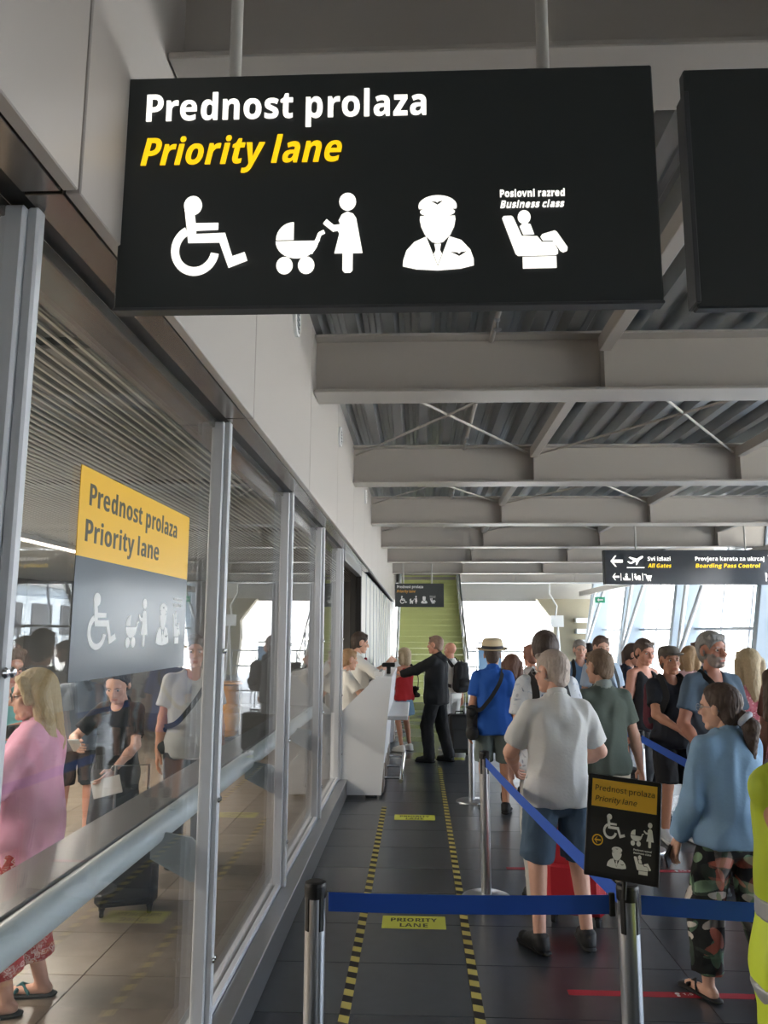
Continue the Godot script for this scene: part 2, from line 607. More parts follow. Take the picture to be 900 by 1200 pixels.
func build_ceiling() -> void:
	var c := struct("ceiling", "grey painted steel beams under a corrugated metal roof deck", "ceiling")
	# corrugated deck sheets
	var per := 0.27
	var x := -9.16
	while x < 7.5:
		var st := SurfaceTool.new()
		st.begin(Mesh.PRIMITIVE_TRIANGLES)
		var prof := []
		for k in 4:
			var o := per * k
			for e in [[0.0, 0.0], [0.085, 0.0], [0.115, 0.11], [0.15, 0.11], [0.16, 0.10], [0.20, 0.10], [0.21, 0.11], [0.24, 0.11], [0.27, 0.0]]:
				prof.append(Vector2(o + e[0], e[1]))
		for k in prof.size() - 1:
			var a: Vector2 = prof[k]
			var b: Vector2 = prof[k + 1]
			if a.distance_to(b) < 0.001:
				continue
			var nn := Vector3(b.y - a.y, -(b.x - a.x), 0).normalized()
			var c4 := [Vector3(a.x, a.y, 8), Vector3(b.x, b.y, 8), Vector3(b.x, b.y, -28), Vector3(a.x, a.y, -28)]
			tri(st, [c4[0], c4[1], c4[2]], nn)
			tri(st, [c4[0], c4[2], c4[3]], nn)
		put(c, "deck_sheet", st.commit(), M.deck, Transform3D(Basis(), Vector3(x, 4.06, 0)))
		x += per * 4
	slab(c, "roof", Vector3(-9.4, 4.26, 8.2), Vector3(9.2, 4.5, -36), M.grey, 0.0)
	for i in BEAMS.size():
		var d: float = BEAMS[i]
		var b := sub(c, "beam", Vector3(0, 3.57, -d))
		slab(b, "bottom_flange", Vector3(-0.75, 0, 0.15), Vector3(7.3, 0.022, -0.15), M.beam, 0.004)
		slab(b, "web", Vector3(-0.75, 0.022, 0.008), Vector3(7.3, 0.43, -0.008), M.beam, 0.0)
		slab(b, "top_flange", Vector3(-0.75, 0.43, 0.13), Vector3(7.3, 0.45, -0.13), M.beam, 0.004)
		for sx in [1.35, 3.7, 6.05]:
			slab(b, "stiffener", Vector3(sx - 0.007, 0.022, 0.14), Vector3(sx + 0.007, 0.43, 0.008), M.beam, 0.0)
		if i + 1 < BEAMS.size():
			var dn: float = BEAMS[i + 1]
			for sx in [1.35, 3.7, 6.05]:
				slab(c, "purlin", Vector3(sx - 0.045, 3.86, -d - 0.02), Vector3(sx + 0.045, 3.97, -dn + 0.14), M.beam, 0.006)
	# crossed tie rods between the beams
	for i in [2, 3, 4]:
		var d0: float = BEAMS[i]
		var d1: float = BEAMS[i + 1]
		for xx in [[-0.72, 1.3], [1.4, 3.65]]:
			for fl in 2:
				var a := Vector3(xx[fl], 3.93, -d0 - 0.05)
				var b := Vector3(xx[1 - fl], 3.93 - 0.012 * fl, -d1 + 0.05)
				tube(c, "tie_rod", [a, b], 0.014, M.beam, 8)
	# sprinkler pipe
	for sx in [0.55]:
		tube(c, "sprinkler_pipe", [Vector3(sx, 4.0, 1), Vector3(sx, 4.0, -26)], 0.02, M.beam, 8)
		for d in [5.1, 8.4, 11.8]:
			put(c, "sprinkler_head", lathe_mesh([Vector2(0.0, -0.09), Vector2(0.03, -0.085), Vector2(0.03, -0.078), Vector2(0.008, -0.07), Vector2(0.008, -0.03), Vector2(0.02, -0.02), Vector2(0.02, 0.0)], 12), M.brushed, Transform3D(Basis(), Vector3(sx, 3.99, -d)))
	# fascia at the far end with panel joints, then the lower soffit
	for k in 4:
		slab(c, "fascia_panel", Vector3(-0.75 + 2.05 * k, 3.56, -27.0), Vector3(1.29 + 2.05 * k, 4.25, -27.15), M.beam, 0.006)
	slab(c, "fascia_edge", Vector3(-0.75, 3.52, -26.9), Vector3(7.4, 3.56, -27.2), M.white, 0.004)


func build_facade() -> void:
	var w := struct("wall_right", "slanted glazed facade with broad white fins", "wall")
	var lean := deg_to_rad(9.0)
	# fins stand square to the glazing and lean outwards with it
	var fr := Transform3D(Basis.from_euler(Vector3(0, 0, -lean)), Vector3(6.6, 0, 0))
	for k in range(-4, 4):
		var d := 16.0 + 5.2 * k
		put(w, "fin", box_mesh(Vector3(0.75, 4.4, 0.22), 0.012), M.fin, fr * Transform3D(Basis(), Vector3(0.2, 2.18, -d)))
		var a := d + 0.12
		var b := d + 5.08
		if k < -3:
			put(w, "solid_panel", box_mesh(Vector3(0.1, 4.2, b - a), 0.0), M.steel_paint, fr * Transform3D(Basis(), Vector3(0.5, 2.15, -(a + b) * 0.5)))
			continue
		put(w, "glass_pane", box_mesh(Vector3(0.012, 4.2, b - a), 0.0), M.glass, fr * Transform3D(Basis(), Vector3(0.5, 2.15, -(a + b) * 0.5)))
		for h in [0.06, 2.05, 3.95]:
			put(w, "transom", box_mesh(Vector3(0.09, 0.06, b - a), 0.004), M.alu, fr * Transform3D(Basis(), Vector3(0.44, h, -(a + b) * 0.5)))
		for f in [0.33, 0.67]:
			put(w, "glazing_bar", box_mesh(Vector3(0.05, 4.2, 0.05), 0.004), M.alu, fr * Transform3D(Basis(), Vector3(0.46, 2.15, -lerpf(a, b, f))))
	slab(w, "eaves_beam", Vector3(6.75, 3.35, 8), Vector3(6.95, 3.55, -33), M.beam, 0.006)
	for d in [19.2, 24.4, 29.6]:
		for e in [-0.75, 0.75]:
			tube(w, "strut", [Vector3(6.2, 1.2, -d), Vector3(6.85, 3.5, -d + e)], 0.055, M.white, 12)
		tube(w, "strut", [Vector3(6.2, 0, -d), Vector3(6.2, 1.25, -d)], 0.06, M.white, 12)
	# the entrance end behind the camera
	var bk := struct("wall_rear", "plain pale wall at the entrance end of the hall", "wall")
	slab(bk, "panel", Vector3(-0.8, 0, 8.2), Vector3(8.4, 4.3, 8.0), M.steel_paint, 0.0)
	# far end
	var e := struct("wall_front", "bright glazed far end of the hall with lintel and tilted piers", "wall")
	slab(e, "lintel", Vector3(-1.0, 3.17, -34.2), Vector3(7.6, 4.3, -34.0), M.steel_paint, 0.0)
	for k in 4:
		var x0 := -0.95 + 1.56 * k
		slab(e, "glass_pane", Vector3(x0 + 0.04, 0.05, -34.11), Vector3(x0 + 1.52, 3.16, -34.1), M.glass, 0.0)
		if k > 0:
			slab(e, "glazing_bar", Vector3(x0 - 0.02, 0.0, -34.0), Vector3(x0 + 0.02, 3.17, -34.06), M.alu, 0.003)
	for h in [0.5, 1.1]:
		slab(e, "guard_bar", Vector3(1.5, h - 0.03, -31.0), Vector3(5.6, h + 0.03, -31.06), M.grey, 0.003)
	for x in [1.55, 2.9, 4.2, 5.5]:
		slab(e, "guard_post", Vector3(x - 0.03, 0, -31.06), Vector3(x + 0.03, 1.13, -31.12), M.grey, 0.003)
	put(e, "pier", extrude_mesh([[Vector2(5.05, 3.25), Vector2(7.6, 3.25), Vector2(7.6, 0.0), Vector2(5.9, 0.0), Vector2(5.7, 1.6), Vector2(5.75, 2.3), Vector2(5.3, 2.9)]], 0.5), M.pier, Transform3D(Basis(), Vector3(0, 0, -33.9)))
	for h in [0.9, 1.35, 1.8, 2.25]:
		slab(e, "ledge", Vector3(6.6, h, -33.4), Vector3(7.2, h + 0.2, -33.0), M.white, 0.01)
	var hb := thing("hanging_board", "small blank white board hung from pipes before the far pier", "board", at(653, 728, 29.0))
	box(hb, "board", Vector3(0.46, 0.42, 0.04), Vector3.ZERO, M.white)
	tube(hb, "hanger", [Vector3(-0.05, 0.2, 0), Vector3(0.0, 0.55, 0), Vector3(-0.25, 1.0, 0), Vector3(-0.25, 1.7, 0)], 0.03, M.white, 8)
	for s in [-0.12, 0.12]:
		tube(hb, "leg", [Vector3(0.02, -0.2, 0), Vector3(s, -hb.position.y, 0)], 0.03, M.white, 8)
	var ps := thing("poster_stand", "blue poster in a rounded steel frame behind the straw hat man", "poster stand", Vector3(at(574, 760, 19.0).x, 0, -19.0), 0.15)
	tube(ps, "frame", [Vector3(-0.33, 0.03, 0), Vector3(-0.33, 1.52, 0), Vector3(-0.27, 1.6, 0), Vector3(0.27, 1.6, 0), Vector3(0.33, 1.52, 0), Vector3(0.33, 0.03, 0)], 0.02, M.brushed, 8)
	slab(ps, "poster", Vector3(-0.28, 0.5, -0.01), Vector3(0.28, 1.5, 0.01), mat(hexc("7fa3c4"), 0.4), 0.002)
	slab(ps, "foot", Vector3(-0.38, 0, -0.2), Vector3(0.38, 0.03, 0.2), M.alu_dark, 0.006)
	var ex := thing("exit_sign", "small green running man exit sign on the white fin", "sign", at(703, 703, 27.0))
	box(ex, "panel", Vector3(0.34, 0.2, 0.05), Vector3.ZERO, mat(hexc("2f9f74"), 0.4))
	put(ex, "arrow", extrude_mesh([[Vector2(-0.1, 0.0), Vector2(-0.04, 0.06), Vector2(-0.04, 0.02), Vector2(0.1, 0.02), Vector2(0.1, -0.02), Vector2(-0.04, -0.02), Vector2(-0.04, -0.06)]], 0.004), M.print_white, Transform3D(Basis(), Vector3(0, 0, 0.025)))
	# pale low terminal building seen across the apron
	var tb := thing("terminal_building", "pale long flat roofed building across the apron", "building", Vector3(48, -0.12, -70))
	slab(tb, "wall", Vector3(-6, 0, 30), Vector3(6, 7, -40), M.fin, 0.0)
	slab(tb, "roof", Vector3(-6.6, 7, 31), Vector3(6.6, 7.6, -41), M.grey, 0.0)
	for k in 9:
		var wn := slab(tb, "window", Vector3(-6.08, 1.5, 26 - 7.2 * k), Vector3(-5.98, 5.0, 21 - 7.2 * k), M.sign_gloss, 0.0)


func build_stairs() -> void:
	var s := thing("staircase", "lime green staircase with steel railings at the end of the hall", "stairs", Vector3(0, 0, -21.2))
	var n := 23
	for k in n:
		var y := 0.172 * k
		var z := -0.275 * k
		slab(s, "riser", Vector3(-0.55, y, z - 0.03), Vector3(1.32, y + 0.13, z - 0.06), M.green, 0.002)
		slab(s, "tread", Vector3(-0.55, y + 0.13, z + 0.045), Vector3(1.32, y + 0.172, z - 0.29), M.green, 0.004)
	for x in [-0.6, 1.32]:
		put(s, "stringer", extrude_mesh([[Vector2(0.1, 0.0), Vector2(0.1, 0.25), Vector2(-6.3, 4.2), Vector2(-6.3, 3.8), Vector2(-0.2, 0.0)]], 0.05), M.white, Transform3D(Basis(Vector3(0, 0, 1), Vector3(0, 1, 0), Vector3(-1, 0, 0)), Vector3(x + 0.05, 0, 0)))
		for k in 6:
			var y := 0.172 * 4 * k + 0.1
			var z := -1.1 * k - 0.1
			tube(s, "baluster", [Vector3(x + 0.02, y, z), Vector3(x + 0.02, y + 1.05, z)], 0.022, M.brushed, 8)
		for h in [0.55, 0.85, 1.1]:
			tube(s, "handrail", [Vector3(x + 0.02, h + 0.05, 0), Vector3(x + 0.02, h + 0.05 + 0.172 * 22, -0.275 * 22)], 0.024 if h > 1 else 0.012, M.brushed, 8)


# ------------------------------------------------------------------ signs
func flip_scale(polys: Array) -> Array:
	var out := []
	for p in polys:
		var q := []
		for v in p:
			q.append(Vector2(v.x, -v.y) * 0.01)
		out.append(q)
	return out


func pts(a: Array) -> Array:
	var out := []
	for k in range(0, a.size(), 2):
		out.append(Vector2(a[k], a[k + 1]))
	return out


func ellipse2(cx: float, cy: float, rx: float, ry: float, a0 := 0.0, a1 := TAU, n := 24) -> Array:
	var out := []
	for k in (n if a1 - a0 > 6.28 else n + 1):
		var t := a0 + (a1 - a0) * k / n
		out.append(Vector2(cx + cos(t) * rx, cy + sin(t) * ry))
	return out


func picto_mesh(kind: String) -> ArrayMesh:
	if M.has("picto_" + kind):
		return M["picto_" + kind]
	var ps := []
	match kind:
		"wheelchair":
			ps = [circle2(Vector2(223, 431), 29),
				pts([197, 445, 228, 450, 234, 486, 307, 486, 307, 506, 236, 508, 237, 519, 330, 517, 356, 588, 395, 576, 404, 601, 345, 622, 313, 545, 213, 545]),
				arc_band(Vector2(236, 567), 52, 77, deg_to_rad(10), deg_to_rad(243), 28)]
		"pram":
			ps = [[Vector2(551, 536)] + ellipse2(551, 536, 56, 53, PI, PI * 1.5, 8),
				ellipse2(562, 541, 68, 52, 0.0, PI, 16),
				bar2(Vector2(606, 578), Vector2(630, 535), 12), bar2(Vector2(627, 540), Vector2(634, 520), 12), bar2(Vector2(632, 521), Vector2(649, 513), 11),
				circle2(Vector2(524, 615), 26), circle2(Vector2(593, 615), 26),
				circle2(Vector2(722, 422), 27),
				pts([694, 480, 704, 462, 722, 453, 740, 460, 750, 474, 771, 580, 682, 580, 697, 520, 692, 512, 700, 494]),
				bar2(Vector2(706, 500), Vector2(675, 504), 18), bar2(Vector2(682, 507), Vector2(650, 482), 17), pts([708, 578, 740, 578, 740, 632, 733, 639, 715, 639, 708, 632])]
		"pilot":
			ps = [ellipse2(238, 204, 88, 46, PI * 0.93, PI * 2.07, 20), ellipse2(237, 228, 80, 20),
				pts([158, 246, 317, 246, 319, 262, 313, 290, 295, 325, 262, 355, 237, 360, 212, 355, 180, 325, 162, 290, 156, 262]),
				pts([78, 455, 80, 430, 95, 390, 130, 355, 185, 333, 237, 458, 290, 333, 345, 350, 385, 390, 400, 430, 400, 455, 340, 468, 237, 474, 140, 468]),
				pts([222, 364, 252, 364, 247, 390, 256, 405, 237, 450, 219, 405, 228, 390])]
		"seat":
			ps = [circle2(Vector2(633, 244), 29),
				pts([533, 248, 540, 239, 574, 238, 583, 244, 620, 326, 690, 328, 710, 353, 762, 353, 781, 388, 781, 403, 770, 409, 602, 410, 591, 402]),
				pts([612, 284, 622, 275, 648, 272, 660, 276, 676, 318, 628, 320]),
				pts([705, 330, 712, 320, 768, 305, 778, 310, 825, 378, 822, 392, 805, 398, 793, 392, 760, 346, 716, 346]),
				pts([622, 416, 773, 415, 773, 463, 622, 464])]
		"wings":
			ps = [pts([297, 408, 325, 410, 333, 416, 341, 409, 366, 406, 345, 418, 333, 424, 320, 417])]
		"arrow":
			ps = [pts([0, 50, 45, 5, 60, 5, 32, 38, 120, 38, 120, 62, 32, 62, 60, 95, 45, 95])]
		"plane":
			ps = [pts([0, 55, 12, 50, 35, 62, 62, 45, 15, 15, 30, 8, 95, 27, 130, 5, 150, 0, 158, 8, 148, 22, 120, 40, 95, 85, 82, 90, 88, 52, 45, 76, 25, 76]), pts([-5, 108, 165, 108, 165, 117, -5, 117])]
		"small_icons":
			ps = [pts([0, 0, 6, 0, 6, 70, 0, 70]), circle2(Vector2(60, 12), 11), pts([45, 25, 70, 25, 75, 50, 100, 48, 100, 66, 30, 66, 22, 40, 32, 40, 38, 54, 46, 52]),
				pts([118, 0, 124, 0, 124, 70, 118, 70]), circle2(Vector2(150, 12), 9), pts([140, 24, 164, 24, 170, 44, 178, 20, 200, 22, 205, 66, 180, 66, 178, 52, 160, 66, 142, 46]),
				pts([222, 0, 228, 0, 228, 70, 222, 70]), pts([240, 8, 262, 8, 268, 20, 320, 20, 310, 48, 274, 48, 276, 54, 308, 54, 308, 60, 268, 60, 256, 16, 240, 16]), circle2(Vector2(280, 68), 6), circle2(Vector2(303, 68), 6)]
		"cutlery":
			ps = [pts([0, 0, 14, 8, 14, 60, 8, 62, 8, 110, 0, 110]), pts([34, 0, 44, 0, 44, 110, 34, 110]), pts([60, 0, 66, 0, 70, 40, 66, 50, 66, 110, 60, 110, 58, 50, 54, 40])]
		"phone":
			ps = [pts([0, 10, 14, 0, 26, 22, 18, 34, 40, 62, 52, 54, 72, 70, 60, 84, 40, 84, 12, 50])]
		"foot":
			ps = [ellipse2(20, 14, 9, 13), ellipse2(20, 38, 7, 9)]
	M["picto_" + kind] = extrude_mesh(flip_scale(ps), 0.03)
	return M["picto_" + kind]


func fit(parent: Node3D, called: String, mesh: Mesh, m: Material, x0: float, y0: float, x1: float, y1: float, z: float, thick := 0.003) -> MeshInstance3D:
	var b := mesh.get_aabb()
	var s := Vector3((x1 - x0) / b.size.x, (y1 - y0) / b.size.y, thick / maxf(b.size.z, 0.0001))
	return put(parent, called, mesh, m, Transform3D(Basis.from_scale(s), Vector3(x0, y0, z) - b.position * s))


func text(parent: Node3D, s: String, m: Material, x0: float, base: float, x1: float, cap: float, z: float, italic := false, bold := true, thick := 0.003) -> MeshInstance3D:
	var mesh := text_mesh(s, bold)
	var b := mesh.get_aabb()
	var cb := text_mesh("H", bold).get_aabb()
	var sy := cap / cb.size.y
	var width := x1 - x0 - (0.2 * cap if italic else 0.0)
	var sx := width / b.size.x
	var bs := Basis(Vector3(sx, 0, 0), Vector3(0.2 * sy if italic else 0.0, sy, 0), Vector3(0, 0, thick / b.size.z))
	var o := Vector3(x0, base, z) - bs * Vector3(b.position.x, cb.position.y, b.position.z)
	var t := put(parent, "lettering", mesh, m, Transform3D(bs, o))
	tag(t, "lettering reading " + s)
	return t


func text_mesh(s: String, bold: bool) -> TextMesh:
	var key := "text" + s + str(bold)
	if not M.has(key):
		var f := SystemFont.new()
		f.font_names = PackedStringArray(["Droid Sans"])
		f.font_weight = 700 if bold else 400
		var t := TextMesh.new()
		t.font = f
		t.font_size = 40
		t.pixel_size = 0.01
		t.depth = 0.05
		t.text = s
		t.horizontal_alignment = HORIZONTAL_ALIGNMENT_LEFT
		M[key] = t
	return M[key]


func four_symbols(p: Node3D, m: Material, dark: Material, W: float, H: float, z: float, rects: Array, thick := 0.003) -> void:
	var kinds := ["wheelchair", "pram", "pilot", "seat"]
	var names := ["wheelchair_symbol", "pram_symbol", "pilot_symbol", "seat_symbol"]
	for k in 4:
		var r: Array = rects[k]
		var o := fit(p, names[k], picto_mesh(kinds[k]), m, (r[0] - 0.5) * W, (0.5 - r[3]) * H, (r[2] - 0.5) * W, (0.5 - r[1]) * H, z, thick)
		if k == 2:
			var wx0: float = lerpf(r[0], r[2], 0.68)
			var wx1: float = lerpf(r[0], r[2], 0.9)
			var wy: float = lerpf(r[1], r[3], 0.79)
			fit(p, "wings_badge", picto_mesh("wings"), dark, (wx0 - 0.5) * W, (0.5 - wy) * H - 0.03 * H * (r[3] - r[1]), (wx1 - 0.5) * W, (0.5 - wy) * H + 0.03 * H * (r[3] - r[1]), z + thick, 0.001)
			fit(p, "wings_badge", picto_mesh("wings"), dark, (lerpf(r[0], r[2], 0.41) - 0.5) * W, (0.5 - lerpf(r[1], r[3], 0.13)) * H, (lerpf(r[0], r[2], 0.57) - 0.5) * W, (0.5 - lerpf(r[1], r[3], 0.08)) * H, z + thick, 0.001)


func hall_sign(label: String, pos: Vector3, W: float, H: float, lit: bool) -> Node3D:
	var s := thing("priority_lane_sign", label, "sign", pos)
	box(s, "panel", Vector3(W, H, 0.035), Vector3.ZERO, M.sign, 0.004)
	box(s, "frame", Vector3(W + 0.004, 0.008, 0.04), Vector3(0, -H / 2, 0), M.sign_side, 0.002)
	var z := 0.0175
	var mw: Material = M.lit_white if lit else M.print_white
	var my: Material = M.lit_yellow if lit else mat(hexc("d39a3c"), 0.5)
	text(s, "Prednost prolaza", mw, (0.042 - 0.5) * W, (0.5 - 0.198) * H, (0.577 - 0.5) * W, 0.118 * H, z)
	text(s, "Priority lane", my, (0.036 - 0.5) * W, (0.5 - 0.392) * H, (0.424 - 0.5) * W, 0.118 * H, z, true)
	four_symbols(s, mw, M.sign, W, H, z, [[0.103, 0.53, 0.246, 0.866], [0.298, 0.53, 0.459, 0.866], [0.533, 0.548, 0.662, 0.86], [0.715, 0.618, 0.832, 0.858]])
	text(s, "Poslovni razred", mw, (0.712 - 0.5) * W, (0.5 - 0.56) * H, (0.83 - 0.5) * W, 0.030 * H, z)
	text(s, "Business class", mw, (0.712 - 0.5) * W, (0.5 - 0.606) * H, (0.83 - 0.5) * W, 0.030 * H, z, true)
	return s


func build_signs() -> void:
	# the large lit sign overhead
	var W := 0.5 * (at(762, 80, 1.84).x - at(151, 98, 1.84).x + at(775, 358, 1.84).x - at(137, 365, 1.84).x)
	var H := 0.5 * (at(151, 98, 1.84).y - at(137, 365, 1.84).y + at(762, 80, 1.84).y - at(775, 358, 1.84).y)
	var c := 0.25 * (at(762, 80, 1.84) + at(151, 98, 1.84) + at(775, 358, 1.84) + at(137, 365, 1.84))
	var s := hall_sign("large dark backlit sign reading Prednost prolaza Priority lane with four white symbols", c, W, H, true)
	for x in [-0.40, 0.41]:
		tube(s, "hanger", [Vector3(x, H / 2, 0), Vector3(x, 4.06 - c.y, 0)], 0.016, M.steel_paint, 14)
	var bl := AreaLight3D.new()
	bl.name = "sign_light"
	bl.area_size = Vector2(1.1, 0.4)
	bl.light_energy = 0.05
	bl.shadow_enabled = true
	s.add_child(bl)
	bl.rotation.y = PI
	bl.position.z = 0.03
	# its blank neighbour
	var c2 := at(806, 222, 1.84) + Vector3(W / 2, 0, 0)
	var s2 := thing("blank_hanging_sign", "plain black hanging sign beside the backlit priority sign", "sign", c2)
	box(s2, "panel", Vector3(W, H, 0.035), Vector3.ZERO, M.sign, 0.004)
	box(s2, "side_cap", Vector3(0.012, H - 0.08, 0.06), Vector3(-W / 2, -0.03, 0), M.sign_side, 0.002)
	for x in [-0.43, 0.43]:
		tube(s2, "hanger", [Vector3(x, H / 2, 0), Vector3(x, 4.06 - c2.y, 0)], 0.016, M.steel_paint, 14)
	# the small one far down the lane
	var c3 := at(491.5, 697.5, 20.2)
	var s3 := hall_sign("small dark priority lane sign hanging in front of the green stairs", c3, 1.26, 0.6, false)
	for x in [-0.42, 0.32]:
		tube(s3, "hanger", [Vector3(x, 0.3, 0), Vector3(x, 4.06 - c3.y, 0)], 0.02, M.steel_paint, 8)
	# boarding pass control
	var d := 14.2
	var a := at(708, 665, d)
	var W4 := 4.1
	var s4 := thing("boarding_pass_control_sign", "long grey hanging sign with arrows reading All Gates and Boarding Pass Control", "sign", a + Vector3(W4 / 2, 0, 0))
	var H4 := 0.62
	box(s4, "panel", Vector3(W4, H4, 0.12), Vector3.ZERO, M.sign_gloss, 0.006)
	box(s4, "end_cap", Vector3(0.03, H4, 0.13), Vector3(-W4 / 2, 0, 0), M.black, 0.003)
	var u := func(px: float) -> float: return (px - 708.0) * d / F - W4 / 2
	var v := func(py: float) -> float: return (665.0 - py) * d / F
	var z := 0.06
	fit(s4, "arrow_symbol", picto_mesh("arrow"), M.lit_white, u.call(714.5), v.call(664.5), u.call(728.5), v.call(651.5), z)
	fit(s4, "plane_symbol", picto_mesh("plane"), M.lit_white, u.call(733), v.call(666), u.call(753), v.call(652), z)
	text(s4, "Svi izlazi", M.lit_white, u.call(757), v.call(657.5), u.call(783), 0.072, z)
	text(s4, "All Gates", M.lit_yellow, u.call(757), v.call(665.5), u.call(784), 0.072, z, true)
	fit(s4, "arrow_symbol", picto_mesh("arrow"), M.lit_white, u.call(716), v.call(680), u.call(724), v.call(672), z)
	fit(s4, "service_symbols", picto_mesh("small_icons"), M.lit_white, u.call(725.5), v.call(681), u.call(761), v.call(672), z)
	text(s4, "Provjera karata za ukrcaj", M.lit_white, u.call(811), v.call(657.5), u.call(889), 0.072, z)
	text(s4, "Boarding Pass Control", M.lit_yellow, u.call(811), v.call(665.5), u.call(884), 0.072, z, true)
	fit(s4, "phone_symbol", picto_mesh("phone"), M.lit_white, u.call(893), v.call(661), u.call(906), v.call(650), z)
	fit(s4, "cutlery_symbol", picto_mesh("cutlery"), M.lit_white, u.call(889), v.call(681), u.call(899), v.call(671), z)
	for px in [745.0, 870.0, 940.0]:
		tube(s4, "hanger", [Vector3(u.call(px), H4 / 2, 0), Vector3(u.call(px), 4.06 - a.y, 0)], 0.018, M.steel_paint, 8)
	# film on the glass: faces the hall, text runs along -z
	var g := thing("glass_decal_sign", "yellow and grey priority lane film stuck on the glass wall", "sign", Vector3(-0.9385, 2.02, -2.61))
	g.rotation.y = PI / 2
	var Wd := 1.04
	slab(g, "yellow_film", Vector3(-Wd / 2, 0.045, -0.002), Vector3(Wd / 2, 0.30, 0.0), M.yellow, 0.0)
	slab(g, "grey_film", Vector3(-Wd / 2, -0.30, -0.002), Vector3(Wd / 2, 0.045, 0.0), M.decal_grey, 0.0)
	text(g, "Prednost prolaza", M.print_dark, -0.455, 0.195, 0.36, 0.063, 0.0, false, true, 0.0008)
	text(g, "Priority lane", M.print_dark, -0.47, 0.09, 0.16, 0.063, 0.0, false, true, 0.0008)
	four_symbols(g, M.print_white, M.decal_grey, 1.04, 0.60, 0.0, [[0.1, 0.585, 0.305, 0.86], [0.38, 0.585, 0.575, 0.86], [0.665, 0.6, 0.8, 0.855], [0.845, 0.64, 0.935, 0.85]], 0.0008)
	text(g, "Poslovni razred", M.print_white, 0.355, -0.045, 0.46, 0.012, 0.0, false, true, 0.0008)
	text(g, "Business class", M.print_white, 0.355, -0.068, 0.46, 0.012, 0.0, true, true, 0.0008)
	# the framed card on the belt post
	var p := at(730, 971, 2.85)
	var k := thing("post_sign", "black framed priority lane card standing on the barrier post", "sign", p)
	k.rotation = Vector3(-0.1, deg_to_rad(-16), deg_to_rad(-4.5))
	box(k, "frame", Vector3(0.247, 0.335, 0.014), Vector3.ZERO, M.black, 0.003)
	slab(k, "black_card", Vector3(-0.108, -0.15, 0.006), Vector3(0.108, 0.153, 0.008), mat(hexc("262628"), 0.7), 0.0)
	slab(k, "yellow_card", Vector3(-0.108, 0.062, 0.008), Vector3(0.108, 0.153, 0.0088), mat(hexc("f4bf3a"), 0.5), 0.0)
	text(k, "Prednost prolaza", M.print_black, -0.097, 0.115, 0.1, 0.018, 0.0088, false, false, 0.0005)
	text(k, "Priority lane", M.print_black, -0.096, 0.08, 0.045, 0.018, 0.0088, true, false, 0.0005)
	four_symbols(k, M.print_white, M.black, 0.216, 0.303, 0.008, [[0.2, 0.36, 0.54, 0.63], [0.62, 0.39, 0.97, 0.66], [0.28, 0.7, 0.57, 0.93], [0.68, 0.75, 0.94, 0.95]], 0.0006)
	text(k, "Poslovni razred", M.print_white, 0.037, -0.063, 0.095, 0.006, 0.008, false, true, 0.0005)
	text(k, "Business class", M.print_white, 0.037, -0.073, 0.095, 0.006, 0.008, true, true, 0.0005)
	put(k, "arrow_ring", extrude_mesh([arc_band(Vector2.ZERO, 0.0145, 0.0185, 0, TAU, 24)], 0.0006), M.yellow, Transform3D(Basis(), Vector3(-0.082, -0.048, 0.008)))
	fit(k, "arrow_symbol", picto_mesh("arrow"), M.yellow, -0.093, -0.058, -0.071, -0.038, 0.008, 0.0006)
	tube(k, "stem", [Vector3(0.012, -0.165, -0.004), Vector3(0.012, -0.225, -0.004)], 0.008, M.black, 10)


